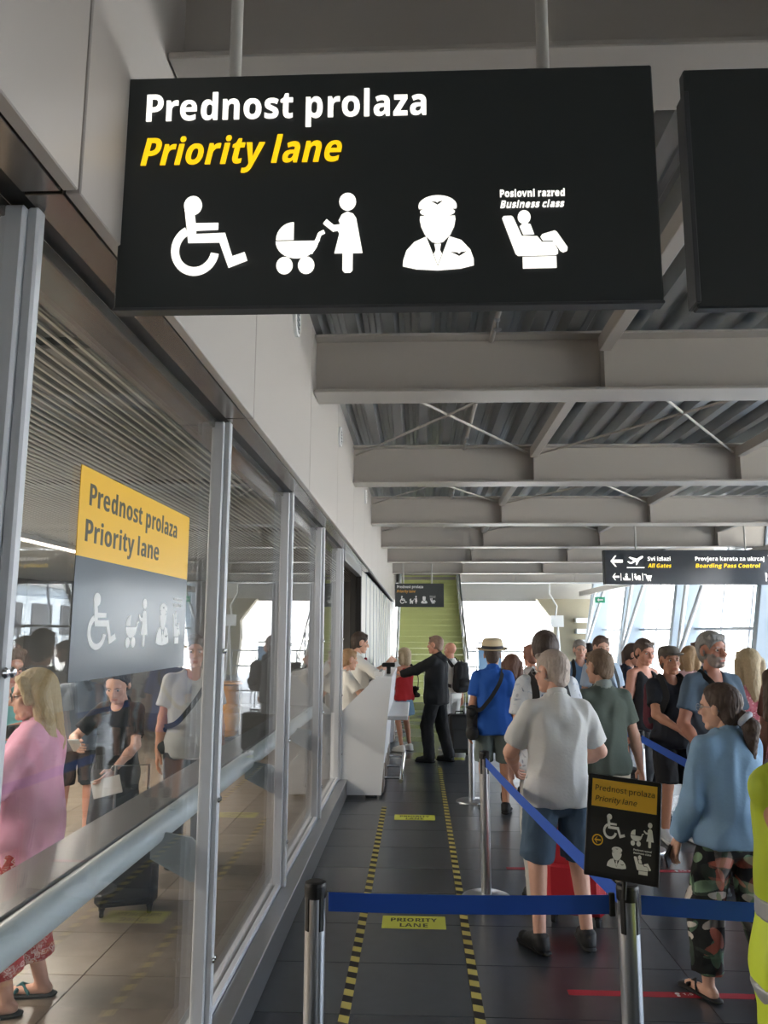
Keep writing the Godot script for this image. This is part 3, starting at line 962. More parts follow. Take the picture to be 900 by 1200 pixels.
# ------------------------------------------------------------------ desks
func build_desks() -> void:
	var i := 0
	for d0 in [9.15, 13.4]:
		var t := thing("control_desk", ["tall white boarding control desk with angled side panel by the glass wall", "second white control desk farther along near the woman in red"][i], "desk", Vector3(0, 0, -d0))
		var L := 2.3 if i == 0 else 2.2
		var side := extrude_mesh([[Vector2(-1.0, 0.03), Vector2(-0.42, 0.03), Vector2(-0.36, 0.8), Vector2(-0.30, 1.33), Vector2(-0.47, 1.345), Vector2(-0.90, 0.93), Vector2(-1.0, 0.93)]], 0.05)
		put(t, "side_panel", side, M.desk, Transform3D(Basis(), Vector3(0, 0, -0.05)))
		put(t, "side_panel", side, M.desk, Transform3D(Basis(), Vector3(0, 0, -L)))
		var fr := extrude_mesh([[Vector2(-0.46, 0.06), Vector2(-0.43, 0.06), Vector2(-0.37, 0.8), Vector2(-0.40, 0.8)]], L - 0.1)
		put(t, "front_panel", fr, M.desk, Transform3D(Basis(), Vector3(0, 0, -L + 0.05)))
		var fr2 := extrude_mesh([[Vector2(-0.40, 0.8), Vector2(-0.36, 0.8), Vector2(-0.31, 1.33), Vector2(-0.36, 1.33)]], L - 0.1)
		put(t, "upper_front", fr2, M.desk, Transform3D(Basis(), Vector3(0, 0, -L + 0.05)))
		slab(t, "counter_top", Vector3(-0.50, 1.31, -0.05), Vector3(-0.30, 1.345, -L + 0.05), M.desk, 0.006)
		slab(t, "ledge", Vector3(-0.38, 0.83, -0.25), Vector3(-0.12, 0.88, -L + 0.2), M.white, 0.008)
		slab(t, "worktop", Vector3(-0.62, 0.72, -0.06), Vector3(-0.45, 0.75, -L + 0.06), M.desk, 0.004)
		slab(t, "plinth", Vector3(-0.6, 0, -0.04), Vector3(-0.47, 0.06, -L + 0.04), M.dark_grey, 0.004)
		tube(t, "foot_rail", [Vector3(-0.2, 0.16, -0.15), Vector3(-0.2, 0.16, -L + 0.1)], 0.025, M.chrome, 14)
		for z in [-0.35, -L / 2, -L + 0.35]:
			tube(t, "rail_bracket", [Vector3(-0.45, 0.16, z), Vector3(-0.2, 0.16, z)], 0.015, M.chrome, 8)
			slab(t, "drawer_front", Vector3(-0.44, 0.03, z + 0.22), Vector3(-0.40, 0.3, z - 0.22), M.wood, 0.01)
		i += 1
	var r := thing("document_scanner", "small black passport reader on top of the white desk", "scanner", Vector3(-0.36, 1.345, -9.75))
	box(r, "body", Vector3(0.16, 0.05, 0.14), Vector3(0.0, 0.11, 0), M.black, 0.01)
	box(r, "stand", Vector3(0.05, 0.09, 0.06), Vector3(0.0, 0.045, 0), M.black, 0.006)
	for k in 6:
		var st := thing("document_stack", "white document standing in a row on the desk top", "paper", Vector3(-0.46, 1.345, -9.28 - 0.075 * k), 0.0, "papers on the desk")
		box(st, "sheet", Vector3(0.11, 0.05, 0.012), Vector3(0, 0.025, 0), M.white, 0.002, Vector3(0.2, 0, 0))
		box(st, "tab", Vector3(0.03, 0.015, 0.012), Vector3(0.02, 0.056, -0.002), M.grey, 0.002, Vector3(0.2, 0, 0))
	var mo := thing("monitor", "black flat monitor seen from behind on the lower worktop", "monitor", Vector3(-0.54, 0.75, -11.1))
	box(mo, "screen", Vector3(0.36, 0.24, 0.03), Vector3(0, 0.24, 0), M.black, 0.006, Vector3(0, 1.3, 0))
	box(mo, "neck", Vector3(0.05, 0.16, 0.04), Vector3(0, 0.08, 0.03), M.black)
	box(mo, "foot", Vector3(0.14, 0.015, 0.16), Vector3(0, 0.008, 0.03), M.black)


# ------------------------------------------------------------------ barriers
func barrier_post(label: String, x: float, d: float) -> Node3D:
	var t := thing("barrier_post", label, "barrier post", Vector3(x, 0, -d))
	lathe(t, "base", [Vector2(0.0, 0.032), Vector2(0.05, 0.03), Vector2(0.15, 0.018), Vector2(0.172, 0.01), Vector2(0.175, 0.0)], M.brushed, Vector3.ZERO, 36)
	lathe(t, "pole", [Vector2(0.036, 0.02), Vector2(0.036, 0.955)], M.brushed, Vector3.ZERO, 28)
	var h := lathe(t, "head_cap", [Vector2(0.0, 1.004), Vector2(0.026, 1.004), Vector2(0.036, 1.0), Vector2(0.0385, 0.99), Vector2(0.0385, 0.955), Vector2(0.036, 0.95)], M.black, Vector3.ZERO, 28)
	for k in 4:
		var a := PI / 4 + PI / 2 * k
		var n := Vector3(cos(a), 0, sin(a))
		put(t, "belt_slot", box_mesh(Vector3(0.012, 0.12, 0.022), 0.004), M.black, Transform3D(Basis(n, Vector3.UP, n.cross(Vector3.UP)), n * 0.032 + Vector3(0, 0.905, 0)))
	return t


func belt(label: String, a: Vector3, b: Vector3, sag := 0.01) -> void:
	var t := thing("barrier_belt", label, "barrier belt", Vector3.ZERO)
	var dir := (b - a).normalized()
	a += dir * 0.045
	b -= dir * 0.055
	var nn := dir.cross(Vector3.UP).normalized()
	var st := SurfaceTool.new()
	st.begin(Mesh.PRIMITIVE_TRIANGLES)
	var n := 14
	var hh := 0.031
	for k in n:
		var q := []
		for j in 2:
			var f := float(k + j) / n
			var p := a.lerp(b, f) - Vector3.UP * sag * 4.0 * f * (1.0 - f)
			q.append([p, f])
		for sd in [-1.0, 1.0]:
			var o: Vector3 = nn * 0.0011 * sd
			var lo0: Vector3 = q[0][0] - Vector3.UP * hh + o
			var hi0: Vector3 = q[0][0] + Vector3.UP * hh + o
			var lo1: Vector3 = q[1][0] - Vector3.UP * hh + o
			var hi1: Vector3 = q[1][0] + Vector3.UP * hh + o
			tri(st, [lo0, hi0, hi1], nn * sd)
			tri(st, [lo0, hi1, lo1], nn * sd)
		for e in [-hh, hh]:
			var p0: Vector3 = q[0][0] + Vector3.UP * e
			var p1: Vector3 = q[1][0] + Vector3.UP * e
			tri(st, [p0 - nn * 0.0011, p1 - nn * 0.0011, p1 + nn * 0.0011], Vector3.UP * signf(e))
			tri(st, [p0 - nn * 0.0011, p1 + nn * 0.0011, p0 + nn * 0.0011], Vector3.UP * signf(e))
	put(t, "webbing", st.commit(), M.belt)
	put(t, "end_clip", box_mesh(Vector3(0.02, 0.076, 0.014), 0.003), M.black, Transform3D(Basis(dir, Vector3.UP, nn), b))


func build_barriers() -> void:
	var p1 := at(370, 1040, 2.85)
	var p2 := at(735, 1037, 2.88)
	var p3 := on_floor(570, 1052)
	var p4 := at(750, 857, 7.2)
	var p5 := on_floor(553, 939)
	barrier_post("silver barrier post beside the metal sill at the lane entrance", p1.x, 2.85)
	barrier_post("silver barrier post that carries the framed priority card", p2.x, 2.88)
	barrier_post("silver barrier post left of the man in light grey polo", p3.x, -p3.z)
	barrier_post("silver barrier post between the olive polo man and the capped man", p4.x, 7.2)
	barrier_post("farther silver barrier post behind the man in the straw hat's black bag", p5.x, -p5.z)
	barrier_post("barrier post in the outer queue lane by the blonde woman", 3.45, 10.7)
	var h := 0.935
	belt("blue belt across the priority lane entrance between two posts", Vector3(p1.x, h, -2.85), Vector3(p2.x, h, -2.88), 0.006)
	belt("blue belt running from the card post toward the hi-vis vest", Vector3(p2.x, h, -2.88), Vector3(2.3, h, -2.85), 0.02)
	belt("blue belt slanting back behind the man in light grey polo", Vector3(p2.x, h, -2.88), Vector3(p3.x, h, p3.z), 0.015)
	belt("blue belt in front of the capped man and grey haired man", Vector3(p4.x, h, -7.2), Vector3(1.97, h, -3.1), 0.03)
	belt("blue belt before the blonde woman in pink", Vector3(3.45, h, -10.7), Vector3(3.42, h, -5.4), 0.02)
	belt("blue belt behind the man in black tank top", Vector3(p4.x, h, -7.2), Vector3(1.8, h, -11.5), 0.02)


func build_floor_marks() -> void:
	var im := Image.create(32, 64, false, Image.FORMAT_RGB8)
	for y in 64:
		for x in 32:
			var k := fposmod(y + x * 0.28, 64.0)
			im.set_pixel(x, y, Color(0.70, 0.65, 0.33) if k < 32.0 else Color(0.10, 0.09, 0.08))
	var hz := mat(Color.WHITE, 0.55)
	hz.albedo_texture = ImageTexture.create_from_image(im)
	M.hazard = hz
	var i := 0
	for e in [[-0.365, 1.8, 8.7], [0.297, 1.8, 11.2]]:
		var t := thing("hazard_tape", ["yellow and black striped floor tape on the glass wall side of the lane", "yellow and black striped floor tape on the queue side of the lane"][i], "floor tape", Vector3(e[0], 0, 0))
		var st := SurfaceTool.new()
		st.begin(Mesh.PRIMITIVE_TRIANGLES)
		var w := 0.026
		var y := 0.0012
		var q := [Vector3(-w, y, -e[1]), Vector3(-w, y, -e[2]), Vector3(w, y, -e[2]), Vector3(w, y, -e[1])]
		var uv := [Vector2(0, e[1] / 0.14), Vector2(0, e[2] / 0.14), Vector2(1, e[2] / 0.14), Vector2(1, e[1] / 0.14)]
		tri(st, [q[0], q[1], q[2]], Vector3.UP, [uv[0], uv[1], uv[2]])
		tri(st, [q[0], q[2], q[3]], Vector3.UP, [uv[0], uv[2], uv[3]])
		for sd in [0, 1]:
			var f0: Vector3 = q[0] if sd == 0 else q[3]
			var f1: Vector3 = q[1] if sd == 0 else q[2]
			var g := Vector3(0, -y, 0)
			tri(st, [f0, f1, f1 + g], Vector3(2.0 * sd - 1.0, 0, 0), [uv[0], uv[1], uv[1]])
			tri(st, [f0, f1 + g, f0 + g], Vector3(2.0 * sd - 1.0, 0, 0), [uv[0], uv[1], uv[0]])
		put(t, "strip", st.commit(), M.hazard)
		i += 1
	i = 0
	for e in [[485.0, 1081.0], [486.0, 958.0]]:
		var p := on_floor(e[0], e[1])
		var s := thing("floor_sticker", ["lime floor sticker reading PRIORITY LANE just past the near blue belt", "farther lime floor sticker reading PRIORITY LANE between the striped tapes"][i], "floor sticker", Vector3(p.x, 0, p.z))
		slab(s, "film", Vector3(-0.205, 0, 0.11), Vector3(0.205, 0.001, -0.11), M.lime, 0.0)
		var f := Node3D.new()
		f.name = "print"
		s.add_child(f)
		f.rotation.x = -PI / 2
		f.position.y = 0.001
		text(f, "PRIORITY", M.print_black, -0.15, 0.012, 0.15, 0.06, 0.0, false, true, 0.0004)
		text(f, "LANE", M.print_black, -0.09, -0.08, 0.09, 0.06, 0.0, false, true, 0.0004)
		i += 1
	var q := on_floor(528, 889)
	var s3 := thing("floor_sticker", "small plain lime floor sticker beside the black trolley case", "floor sticker", Vector3(q.x, 0, q.z))
	slab(s3, "film", Vector3(-0.2, 0, 0.11), Vector3(0.2, 0.001, -0.11), M.lime, 0.0)
	text_flat(s3, "PRIORITY LANE")
	i = 0
	for e in [[0.78, 2.4, 4.43], [0.7, 2.6, 6.58]]:
		var t := thing("distance_tape", ["red floor tape with white footprints under the near barrier post", "red floor tape across the queue farther back by the white trainers"][i], "floor tape", Vector3(0, 0, -e[2]))
		slab(t, "strip", Vector3(e[0], 0, 0.03), Vector3(e[1], 0.001, -0.03), M.red_tape, 0.0)
		var f := Node3D.new()
		f.name = "print"
		t.add_child(f)
		f.rotation.x = -PI / 2
		f.position = Vector3(px_x(790, e[2]), 0.001, 0)
		for x in [-0.09, 0.075]:
			fit(f, "footprint_symbol", picto_mesh("foot"), M.print_white, x, -0.02, x + 0.025, 0.025, 0.0, 0.0004)
		text(f, "1,5 m", M.print_white, -0.05, 0.0, 0.05, 0.02, 0.0, false, true, 0.0004)
		i += 1


func text_flat(s: Node3D, words: String) -> void:
	var f := Node3D.new()
	f.name = "print"
	s.add_child(f)
	f.rotation.x = -PI / 2
	f.position.y = 0.001
	text(f, words, M.print_black, -0.16, -0.02, 0.16, 0.045, 0.0, false, true, 0.0004)


# ------------------------------------------------------------------ luggage
func trolley(called: String, label: String, pos: Vector3, turn: float, w: float, h: float, dp: float, m: Material, handle := 0.35) -> Node3D:
	var t := thing(called, label, "suitcase", pos, turn)
	box(t, "shell", Vector3(w, h, dp), Vector3(0, 0.06 + h / 2, 0), m, 0.035)
	box(t, "zip_band", Vector3(w + 0.006, h * 0.96, 0.018), Vector3(0, 0.06 + h / 2, 0), M.rubber, 0.008)
	box(t, "front_pocket", Vector3(w * 0.84, h * 0.55, 0.04), Vector3(0, 0.06 + h * 0.36, dp / 2 + 0.008), m, 0.018)
	tube(t, "carry_handle", [Vector3(-0.07, 0.06 + h, 0), Vector3(-0.06, 0.1 + h, 0), Vector3(0.06, 0.1 + h, 0), Vector3(0.07, 0.06 + h, 0)], 0.011, M.rubber, 8)
	if handle > 0:
		tube(t, "pull_handle", [Vector3(-0.11, 0.06 + h, -dp * 0.35), Vector3(-0.11, 0.06 + h + handle, -dp * 0.35), Vector3(0.11, 0.06 + h + handle, -dp * 0.35), Vector3(0.11, 0.06 + h, -dp * 0.35)], 0.01, M.alu_dark, 8)
	for sx in [-1, 1]:
		for sz in [-1, 1]:
			var wl := put(t, "wheel", lathe_mesh([Vector2(0.0, -0.014), Vector2(0.028, -0.014), Vector2(0.032, -0.008), Vector2(0.032, 0.008), Vector2(0.028, 0.014), Vector2(0.0, 0.014)], 16), M.rubber, Transform3D(Basis.from_euler(Vector3(0, 0, PI / 2)), Vector3(sx * (w / 2 - 0.05), 0.032, sz * (dp / 2 - 0.045))))
			box(t, "fork", Vector3(0.04, 0.04, 0.035), Vector3(sx * (w / 2 - 0.05), 0.062, sz * (dp / 2 - 0.045)), M.black, 0.006)
	return t


func build_luggage() -> void:
	var black := mat(hexc("17181a"), 0.6)
	var p := on_floor(147, 1068)
	var a := trolley("cabin_suitcase", "black cabin suitcase at the feet of the woman in black behind glass", Vector3(p.x, 0, p.z), 0.35, 0.40, 0.52, 0.24, black)
	text(a, "S", M.print_white, 0.11, 0.50, 0.135, 0.03, 0.13)
	p = on_floor(539, 886)
	trolley("cabin_suitcase", "black upright suitcase behind the man with the black backpack", Vector3(p.x, 0, p.z), 0.2, 0.36, 0.56, 0.24, black, 0.3)
	trolley("cabin_suitcase", "red suitcase seen between the legs of the man in jean shorts", Vector3(1.03, 0, -5.45), -0.3, 0.38, 0.5, 0.22, mat(hexc("b0202c"), 0.5), 0.0)
	p = at(742, 900, 7.6)
	trolley("cabin_suitcase", "black suitcase beside the man in black tank top", Vector3(p.x - 0.1, 0, -7.6), 0.1, 0.36, 0.55, 0.24, black, 0.2)
	# cleaning cart with an orange sack
	p = on_floor(268, 872)
	var c := thing("cleaning_cart", "cleaning trolley with orange yellow sack behind the glass", "cart", Vector3(p.x - 0.1, 0, p.z), 0.25)
	var sack := mat(hexc("c98a2a"), 0.6)
	var prof := []
	for k in 13:
		var f := k / 12.0
		prof.append(Vector2(0.27 + 0.03 * sin(f * 5.0) - 0.05 * (1.0 - f), 0.14 + f * 0.82))
	prof.append(Vector2(0.0, 0.96))
	var sk := lathe(c, "sack", prof, sack, Vector3.ZERO, 9)
	box(c, "base_tray", Vector3(0.6, 0.05, 0.6), Vector3(0, 0.11, 0), M.dark_grey, 0.01)
	for sx in [-0.27, 0.27]:
		tube(c, "frame", [Vector3(sx, 0.12, -0.27), Vector3(sx, 1.0, -0.27), Vector3(sx, 1.0, 0.27), Vector3(sx, 0.12, 0.27)], 0.013, M.alu_dark, 8)
		for sz in [-0.25, 0.25]:
			put(c, "wheel", lathe_mesh([Vector2(0.0, -0.015), Vector2(0.045, -0.015), Vector2(0.05, 0.0), Vector2(0.045, 0.015), Vector2(0.0, 0.015)], 16), M.rubber, Transform3D(Basis.from_euler(Vector3(0, 0, PI / 2)), Vector3(sx, 0.05, sz)))
	box(c, "lid", Vector3(0.58, 0.03, 0.58), Vector3(0, 1.0, 0), sack, 0.012)


# ------------------------------------------------------------------ distance fields
# a shape: [kind, a, b, ra, rb, n, q, cut_point, cut_normal, op]
# kind 0: tapered capsule a-b, scaled by q along n; kind 1: ellipsoid at a with radii b
# op 0 joins, op 1 cuts away
func cap(a: Vector3, b: Vector3, ra: float, rb := -1.0, n := Vector3.ZERO, q := 1.0, cp := Vector3.ZERO, cn := Vector3.ZERO, op := 0) -> Array:
	return [0, a, b, ra, ra if rb < 0 else rb, n, q, cp, cn, op]


func ell(c: Vector3, r: Vector3, op := 0, cp := Vector3.ZERO, cn := Vector3.ZERO) -> Array:
	return [1, c, r, 0.0, 0.0, Vector3.ZERO, 1.0, cp, cn, op]


func solve(job: Dictionary) -> void:
	var shapes: Array = job.shapes
	var h: float = job.cell
	var k: float = job.k
	var lo := Vector3.ONE * 1e6
	var hi := Vector3.ONE * -1e6
	var pad := k * 0.6 + h * 2.0
	var boxes := []
	for s in shapes:
		var a: Vector3 = s[1]
		var mn: Vector3
		var mx: Vector3
		if s[0] == 0:
			var r := maxf(s[3], s[4])
			mn = a.min(s[2]) - Vector3.ONE * (r + pad)
			mx = a.max(s[2]) + Vector3.ONE * (r + pad)
		else:
			mn = a - s[2] - Vector3.ONE * pad
			mx = a + s[2] + Vector3.ONE * pad
		boxes.append([mn, mx])
		if s[9] == 0:
			lo = lo.min(mn)
			hi = hi.max(mx)
	var nx := int((hi.x - lo.x) / h) + 2
	var ny := int((hi.y - lo.y) / h) + 2
	var nz := int((hi.z - lo.z) / h) + 2
	var sy := nx
	var sz := nx * ny
	var f := PackedFloat32Array()
	f.resize(nx * ny * nz)
	f.fill(1.0)
	for i in shapes.size():
		var s: Array = shapes[i]
		var mn: Vector3 = (boxes[i][0] - lo) / h
		var mx: Vector3 = (boxes[i][1] - lo) / h
		var x0 := clampi(int(mn.x), 0, nx - 1)
		var x1 := clampi(int(mx.x) + 1, 0, nx - 1)
		var y0 := clampi(int(mn.y), 0, ny - 1)
		var y1 := clampi(int(mx.y) + 1, 0, ny - 1)
		var z0 := clampi(int(mn.z), 0, nz - 1)
		var z1 := clampi(int(mx.z) + 1, 0, nz - 1)
		var kind: int = s[0]
		var a: Vector3 = s[1]
		var ab: Vector3 = s[2] - a
		var rad: Vector3 = s[2]
		var inv := 1.0 / maxf(ab.length_squared(), 1e-9)
		var ra: float = s[3]
		var dr: float = s[4] - ra
		var n: Vector3 = s[5]
		var qq: float = 1.0 / s[6] - 1.0
		var squeezed := absf(qq) > 1e-4
		var cp: Vector3 = s[7]
		var cn: Vector3 = s[8]
		var cuts := cn != Vector3.ZERO
		var op: int = s[9]
		for z in range(z0, z1 + 1):
			for y in range(y0, y1 + 1):
				var p := Vector3(lo.x + x0 * h, lo.y + y * h, lo.z + z * h)
				var at_i := z * sz + y * sy + x0
				for x in range(x0, x1 + 1):
					var v := p - a
					var d: float
					if kind == 0:
						if squeezed:
							v += n * (v.dot(n) * qq)
						var t := clampf(v.dot(ab) * inv, 0.0, 1.0)
						d = (v - ab * t).length() - ra - dr * t
					else:
						var u := v / rad
						var k0 := u.length()
						d = k0 * (k0 - 1.0) / maxf((u / rad).length(), 1e-5)
					if cuts:
						d = maxf(d, (p - cp).dot(cn))
					var old := f[at_i]
					if op == 1:
						if -d > old:
							f[at_i] = -d
					else:
						var diff := old - d
						if diff > k:
							f[at_i] = d
						elif diff > -k:
							var w := 0.5 + 0.5 * diff / k
							f[at_i] = old + (d - old) * w - k * 0.5 * w * (1.0 - w)
					at_i += 1
					p.x += h
	# surface nets
	var ids := PackedInt32Array()
	ids.resize(f.size())
	ids.fill(-1)
	var verts := PackedVector3Array()
	var index := PackedInt32Array()
	var steps := [1, sy, sz]
	for z in range(1, nz - 1):
		for y in range(1, ny - 1):
			var i := z * sz + y * sy + 1
			for x in range(1, nx - 1):
				var v0 := f[i] < 0.0
				for ax in 3:
					if (f[i + steps[ax]] < 0.0) == v0:
						continue
					var u: int = steps[(ax + 1) % 3]
					var w: int = steps[(ax + 2) % 3]
					var cells := [i, i - u, i - u - w, i - w]
					var q := [0, 0, 0, 0]
					for c in 4:
						var ci: int = cells[c]
						if ids[ci] < 0:
							ids[ci] = verts.size()
							verts.append(net_point(f, ci, sy, sz, lo, h))
						q[c] = ids[ci]
					# v0 inside: the surface looks along +axis
					if v0:
						index.append_array(PackedInt32Array([q[0], q[2], q[1], q[0], q[3], q[2]]))
					else:
						index.append_array(PackedInt32Array([q[0], q[1], q[2], q[0], q[2], q[3]]))
				i += 1
	# normals out of the faces
	var nr := PackedVector3Array()
	nr.resize(verts.size())
	for t in range(0, index.size(), 3):
		var c := (verts[index[t + 2]] - verts[index[t]]).cross(verts[index[t + 1]] - verts[index[t]])
		nr[index[t]] += c
		nr[index[t + 1]] += c
		nr[index[t + 2]] += c
	for t in nr.size():
		nr[t] = nr[t].normalized()
	if job.has("folds"):
		var no := FastNoiseLite.new()
		no.seed = job.seed
		no.frequency = 1.0
		no.fractal_octaves = 1 if job.has("smooth") else 2
		var fs: Vector3 = job.get("fold_scale", Vector3(9, 3.5, 9))
		for t in verts.size():
			var p := verts[t]
			var e := 1.0 - absf(no.get_noise_3dv(p * fs)) * 2.2
			verts[t] = p + nr[t] * job.folds * e
		nr.fill(Vector3.ZERO)
		for t in range(0, index.size(), 3):
			var c := (verts[index[t + 2]] - verts[index[t]]).cross(verts[index[t + 1]] - verts[index[t]])
			nr[index[t]] += c
			nr[index[t + 1]] += c
			nr[index[t + 2]] += c
		for t in nr.size():
			nr[t] = nr[t].normalized()
	job.verts = verts
	job.normals = nr
	job.index = index


func net_point(f: PackedFloat32Array, i: int, sy: int, sz: int, lo: Vector3, h: float) -> Vector3:
	var z := i / sz
	var r := i - z * sz
	var y := r / sy
	var x := r - y * sy
	var s := Vector3.ZERO
	var n := 0
	var a := f[i]
	var b := f[i + 1]
	var c := f[i + sy]
	var d := f[i + sy + 1]
	var e := f[i + sz]
	var g := f[i + sz + 1]
	var j := f[i + sz + sy]
	var l := f[i + sz + sy + 1]
	if (a < 0) != (b < 0):
		s += Vector3(a / (a - b), 0, 0); n += 1
	if (c < 0) != (d < 0):
		s += Vector3(c / (c - d), 1, 0); n += 1
	if (e < 0) != (g < 0):
		s += Vector3(e / (e - g), 0, 1); n += 1
	if (j < 0) != (l < 0):
		s += Vector3(j / (j - l), 1, 1); n += 1
	if (a < 0) != (c < 0):
		s += Vector3(0, a / (a - c), 0); n += 1
	if (b < 0) != (d < 0):
		s += Vector3(1, b / (b - d), 0); n += 1
	if (e < 0) != (j < 0):
		s += Vector3(0, e / (e - j), 1); n += 1
	if (g < 0) != (l < 0):
		s += Vector3(1, g / (g - l), 1); n += 1
	if (a < 0) != (e < 0):
		s += Vector3(0, 0, a / (a - e)); n += 1
	if (b < 0) != (g < 0):
		s += Vector3(1, 0, b / (b - g)); n += 1
	if (c < 0) != (j < 0):
		s += Vector3(0, 1, c / (c - j)); n += 1
	if (d < 0) != (l < 0):
		s += Vector3(1, 1, d / (d - l)); n += 1
	return lo + (Vector3(x, y, z) + s / maxf(n, 1)) * h


func run_jobs() -> void:
	var group := WorkerThreadPool.add_group_task(func(i: int) -> void: solve(jobs[i]), jobs.size(), -1, true)
	WorkerThreadPool.wait_for_group_task_completion(group)
	# jobs that share a target become one mesh
	var by := {}
	for j in jobs:
		if not by.has(j.target):
			by[j.target] = []
		by[j.target].append(j)
	for o in by:
		var vs := PackedVector3Array()
		var ns := PackedVector3Array()
		var cs := PackedColorArray()
		var ix := PackedInt32Array()
		for j in by[o]:
			var base := vs.size()
			var xf: Transform3D = j.get("xf", Transform3D())
			var col: Color = j.get("color", Color.WHITE).srgb_to_linear()
			for t in j.verts.size():
				var p: Vector3 = j.verts[t]
				vs.append(xf * p)
				ns.append((xf.basis * j.normals[t]).normalized())
				cs.append(face_color(p, col, j.face) if j.has("face") else col)
			for t in j.index:
				ix.append(base + t)
		var arr := []
		arr.resize(Mesh.ARRAY_MAX)
		arr[Mesh.ARRAY_VERTEX] = vs
		arr[Mesh.ARRAY_NORMAL] = ns
		if o.material_override.vertex_color_use_as_albedo:
			arr[Mesh.ARRAY_COLOR] = cs
		arr[Mesh.ARRAY_INDEX] = ix
		var m := ArrayMesh.new()
		m.add_surface_from_arrays(Mesh.PRIMITIVE_TRIANGLES, arr)
		o.mesh = m


# colours that belong to a face: lips, brows, beard, stubble
func face_color(p: Vector3, skin: Color, face: Dictionary) -> Color:
	var c := skin
	var lip := Vector2(p.x / 0.024, (p.y + 0.062) / 0.0085)
	if p.z < -0.06 and lip.length() < 1.0:
		c = c.lerp(Color(skin.r * 0.85, skin.g * 0.5, skin.b * 0.5), 0.8)
	var bx := absf(p.x) - 0.032
	if p.z < -0.05 and absf(bx) < 0.019 and absf(p.y - 0.026 + bx * bx * 12.0) < 0.0045:
		c = face.brow
	if face.has("beard") and p.z < 0.0 and p.y < -0.035 + maxf(0.0, (absf(p.x) - 0.045)) * 1.2 and lip.length() > 1.0 and not (p.y > -0.045 and absf(p.x) < 0.02):
		c = c.lerp(face.beard, 0.85)
	return c


func job(target: MeshInstance3D, shapes: Array, cell: float, k: float, more := {}) -> void:
	var j := {"target": target, "shapes": shapes, "cell": cell, "k": k, "seed": jobs.size() % 97}
	j.merge(more)
	jobs.append(j)


func empty_part(parent: Node3D, called: String, m: Material) -> MeshInstance3D:
	return put(parent, called, null, m)


func bend(root: Vector3, tip: Vector3, l1: float, l2: float, hint: Vector3) -> Array:
	var v := tip - root
	var dist := clampf(v.length(), 0.05, (l1 + l2) * 0.995)
	var dir := v.normalized()
	var a := (l1 * l1 - l2 * l2 + dist * dist) / (2.0 * dist)
	var hgt := sqrt(maxf(l1 * l1 - a * a, 0.0))
	var side := (hint - dir * hint.dot(dir)).normalized()
	return [root + dir * a + side * hgt, root + dir * dist]


# the hand in its own axes: wrist at the origin, fingers along -y, palm facing -z, thumb on side t
func hand_shapes(t: float, curl: float) -> Array:
	var out := [cap(Vector3(0, 0.02, 0), Vector3(0, -0.02, 0), 0.026, 0.027, Vector3(0, 0, 1), 0.75)]
	for k in 4:
		var x := (1.5 - k) * 0.0195 * t
		out.append(cap(Vector3(x * 0.6, -0.02, 0), Vector3(x, -0.088 + absf(k - 1.2) * 0.004, 0), 0.0155, 0.0115))
	var ln := [0.040, 0.045, 0.041, 0.032]
	for k in 4:
		var x := (1.5 - k) * 0.0205 * t
		var p := Vector3(x, -0.088 + absf(k - 1.2) * 0.004, 0)
		var ang := curl * (0.5 + 0.08 * k)
		for s in 3:
			var l: float = ln[k] * [1.0, 0.68, 0.5][s]
			var q := p + Vector3(x * 0.06, -cos(ang), -sin(ang)) * l
			out.append(cap(p, q, [0.0098, 0.0088, 0.0080][s], [0.0090, 0.0080, 0.0068][s]))
			p = q
			ang += curl * 0.75
	var a := Vector3(0.018 * t, -0.028, -0.008)
	var b := Vector3(0.046 * t, -0.058, -0.018 - 0.012 * curl)
	var c := Vector3(0.052 * t - 0.012 * t * curl, -0.09, -0.024 - 0.014 * curl)
	out.append(cap(a, b, 0.016, 0.0115))
	out.append(cap(b, c, 0.0105, 0.0085))
	return out


func head_shapes() -> Array:
	return [
		ell(Vector3(0, 0.032, 0.014), Vector3(0.076, 0.088, 0.097)),
		ell(Vector3(0, -0.035, -0.022), Vector3(0.062, 0.078, 0.068)),
		cap(Vector3(-0.03, -0.088, -0.045), Vector3(0.03, -0.088, -0.045), 0.021),
		cap(Vector3(0, -0.094, -0.066), Vector3(0, -0.094, -0.05), 0.019),
		cap(Vector3(-0.036, 0.028, -0.066), Vector3(0.036, 0.028, -0.066), 0.016),
		ell(Vector3(-0.04, -0.02, -0.058), Vector3(0.024, 0.022, 0.02)), ell(Vector3(0.04, -0.02, -0.058), Vector3(0.024, 0.022, 0.02)),
		cap(Vector3(0, 0.018, -0.083), Vector3(0, -0.024, -0.103), 0.0085, 0.0125),
		cap(Vector3(-0.012, -0.03, -0.088), Vector3(0.012, -0.03, -0.088), 0.0085),
		cap(Vector3(-0.018, -0.059, -0.081), Vector3(0.018, -0.059, -0.081), 0.007), cap(Vector3(-0.014, -0.069, -0.079), Vector3(0.014, -0.069, -0.079), 0.0075),
		ell(Vector3(-0.079, -0.002, 0.012), Vector3(0.011, 0.032, 0.020)), ell(Vector3(0.079, -0.002, 0.012), Vector3(0.011, 0.032, 0.020)),
		ell(Vector3(-0.032, 0.008, -0.088), Vector3(0.017, 0.0068, 0.012), 1), ell(Vector3(0.032, 0.008, -0.088), Vector3(0.017, 0.0068, 0.012), 1),
		ell(Vector3(0, -0.0635, -0.091), Vector3(0.02, 0.0012, 0.006), 1),
	]


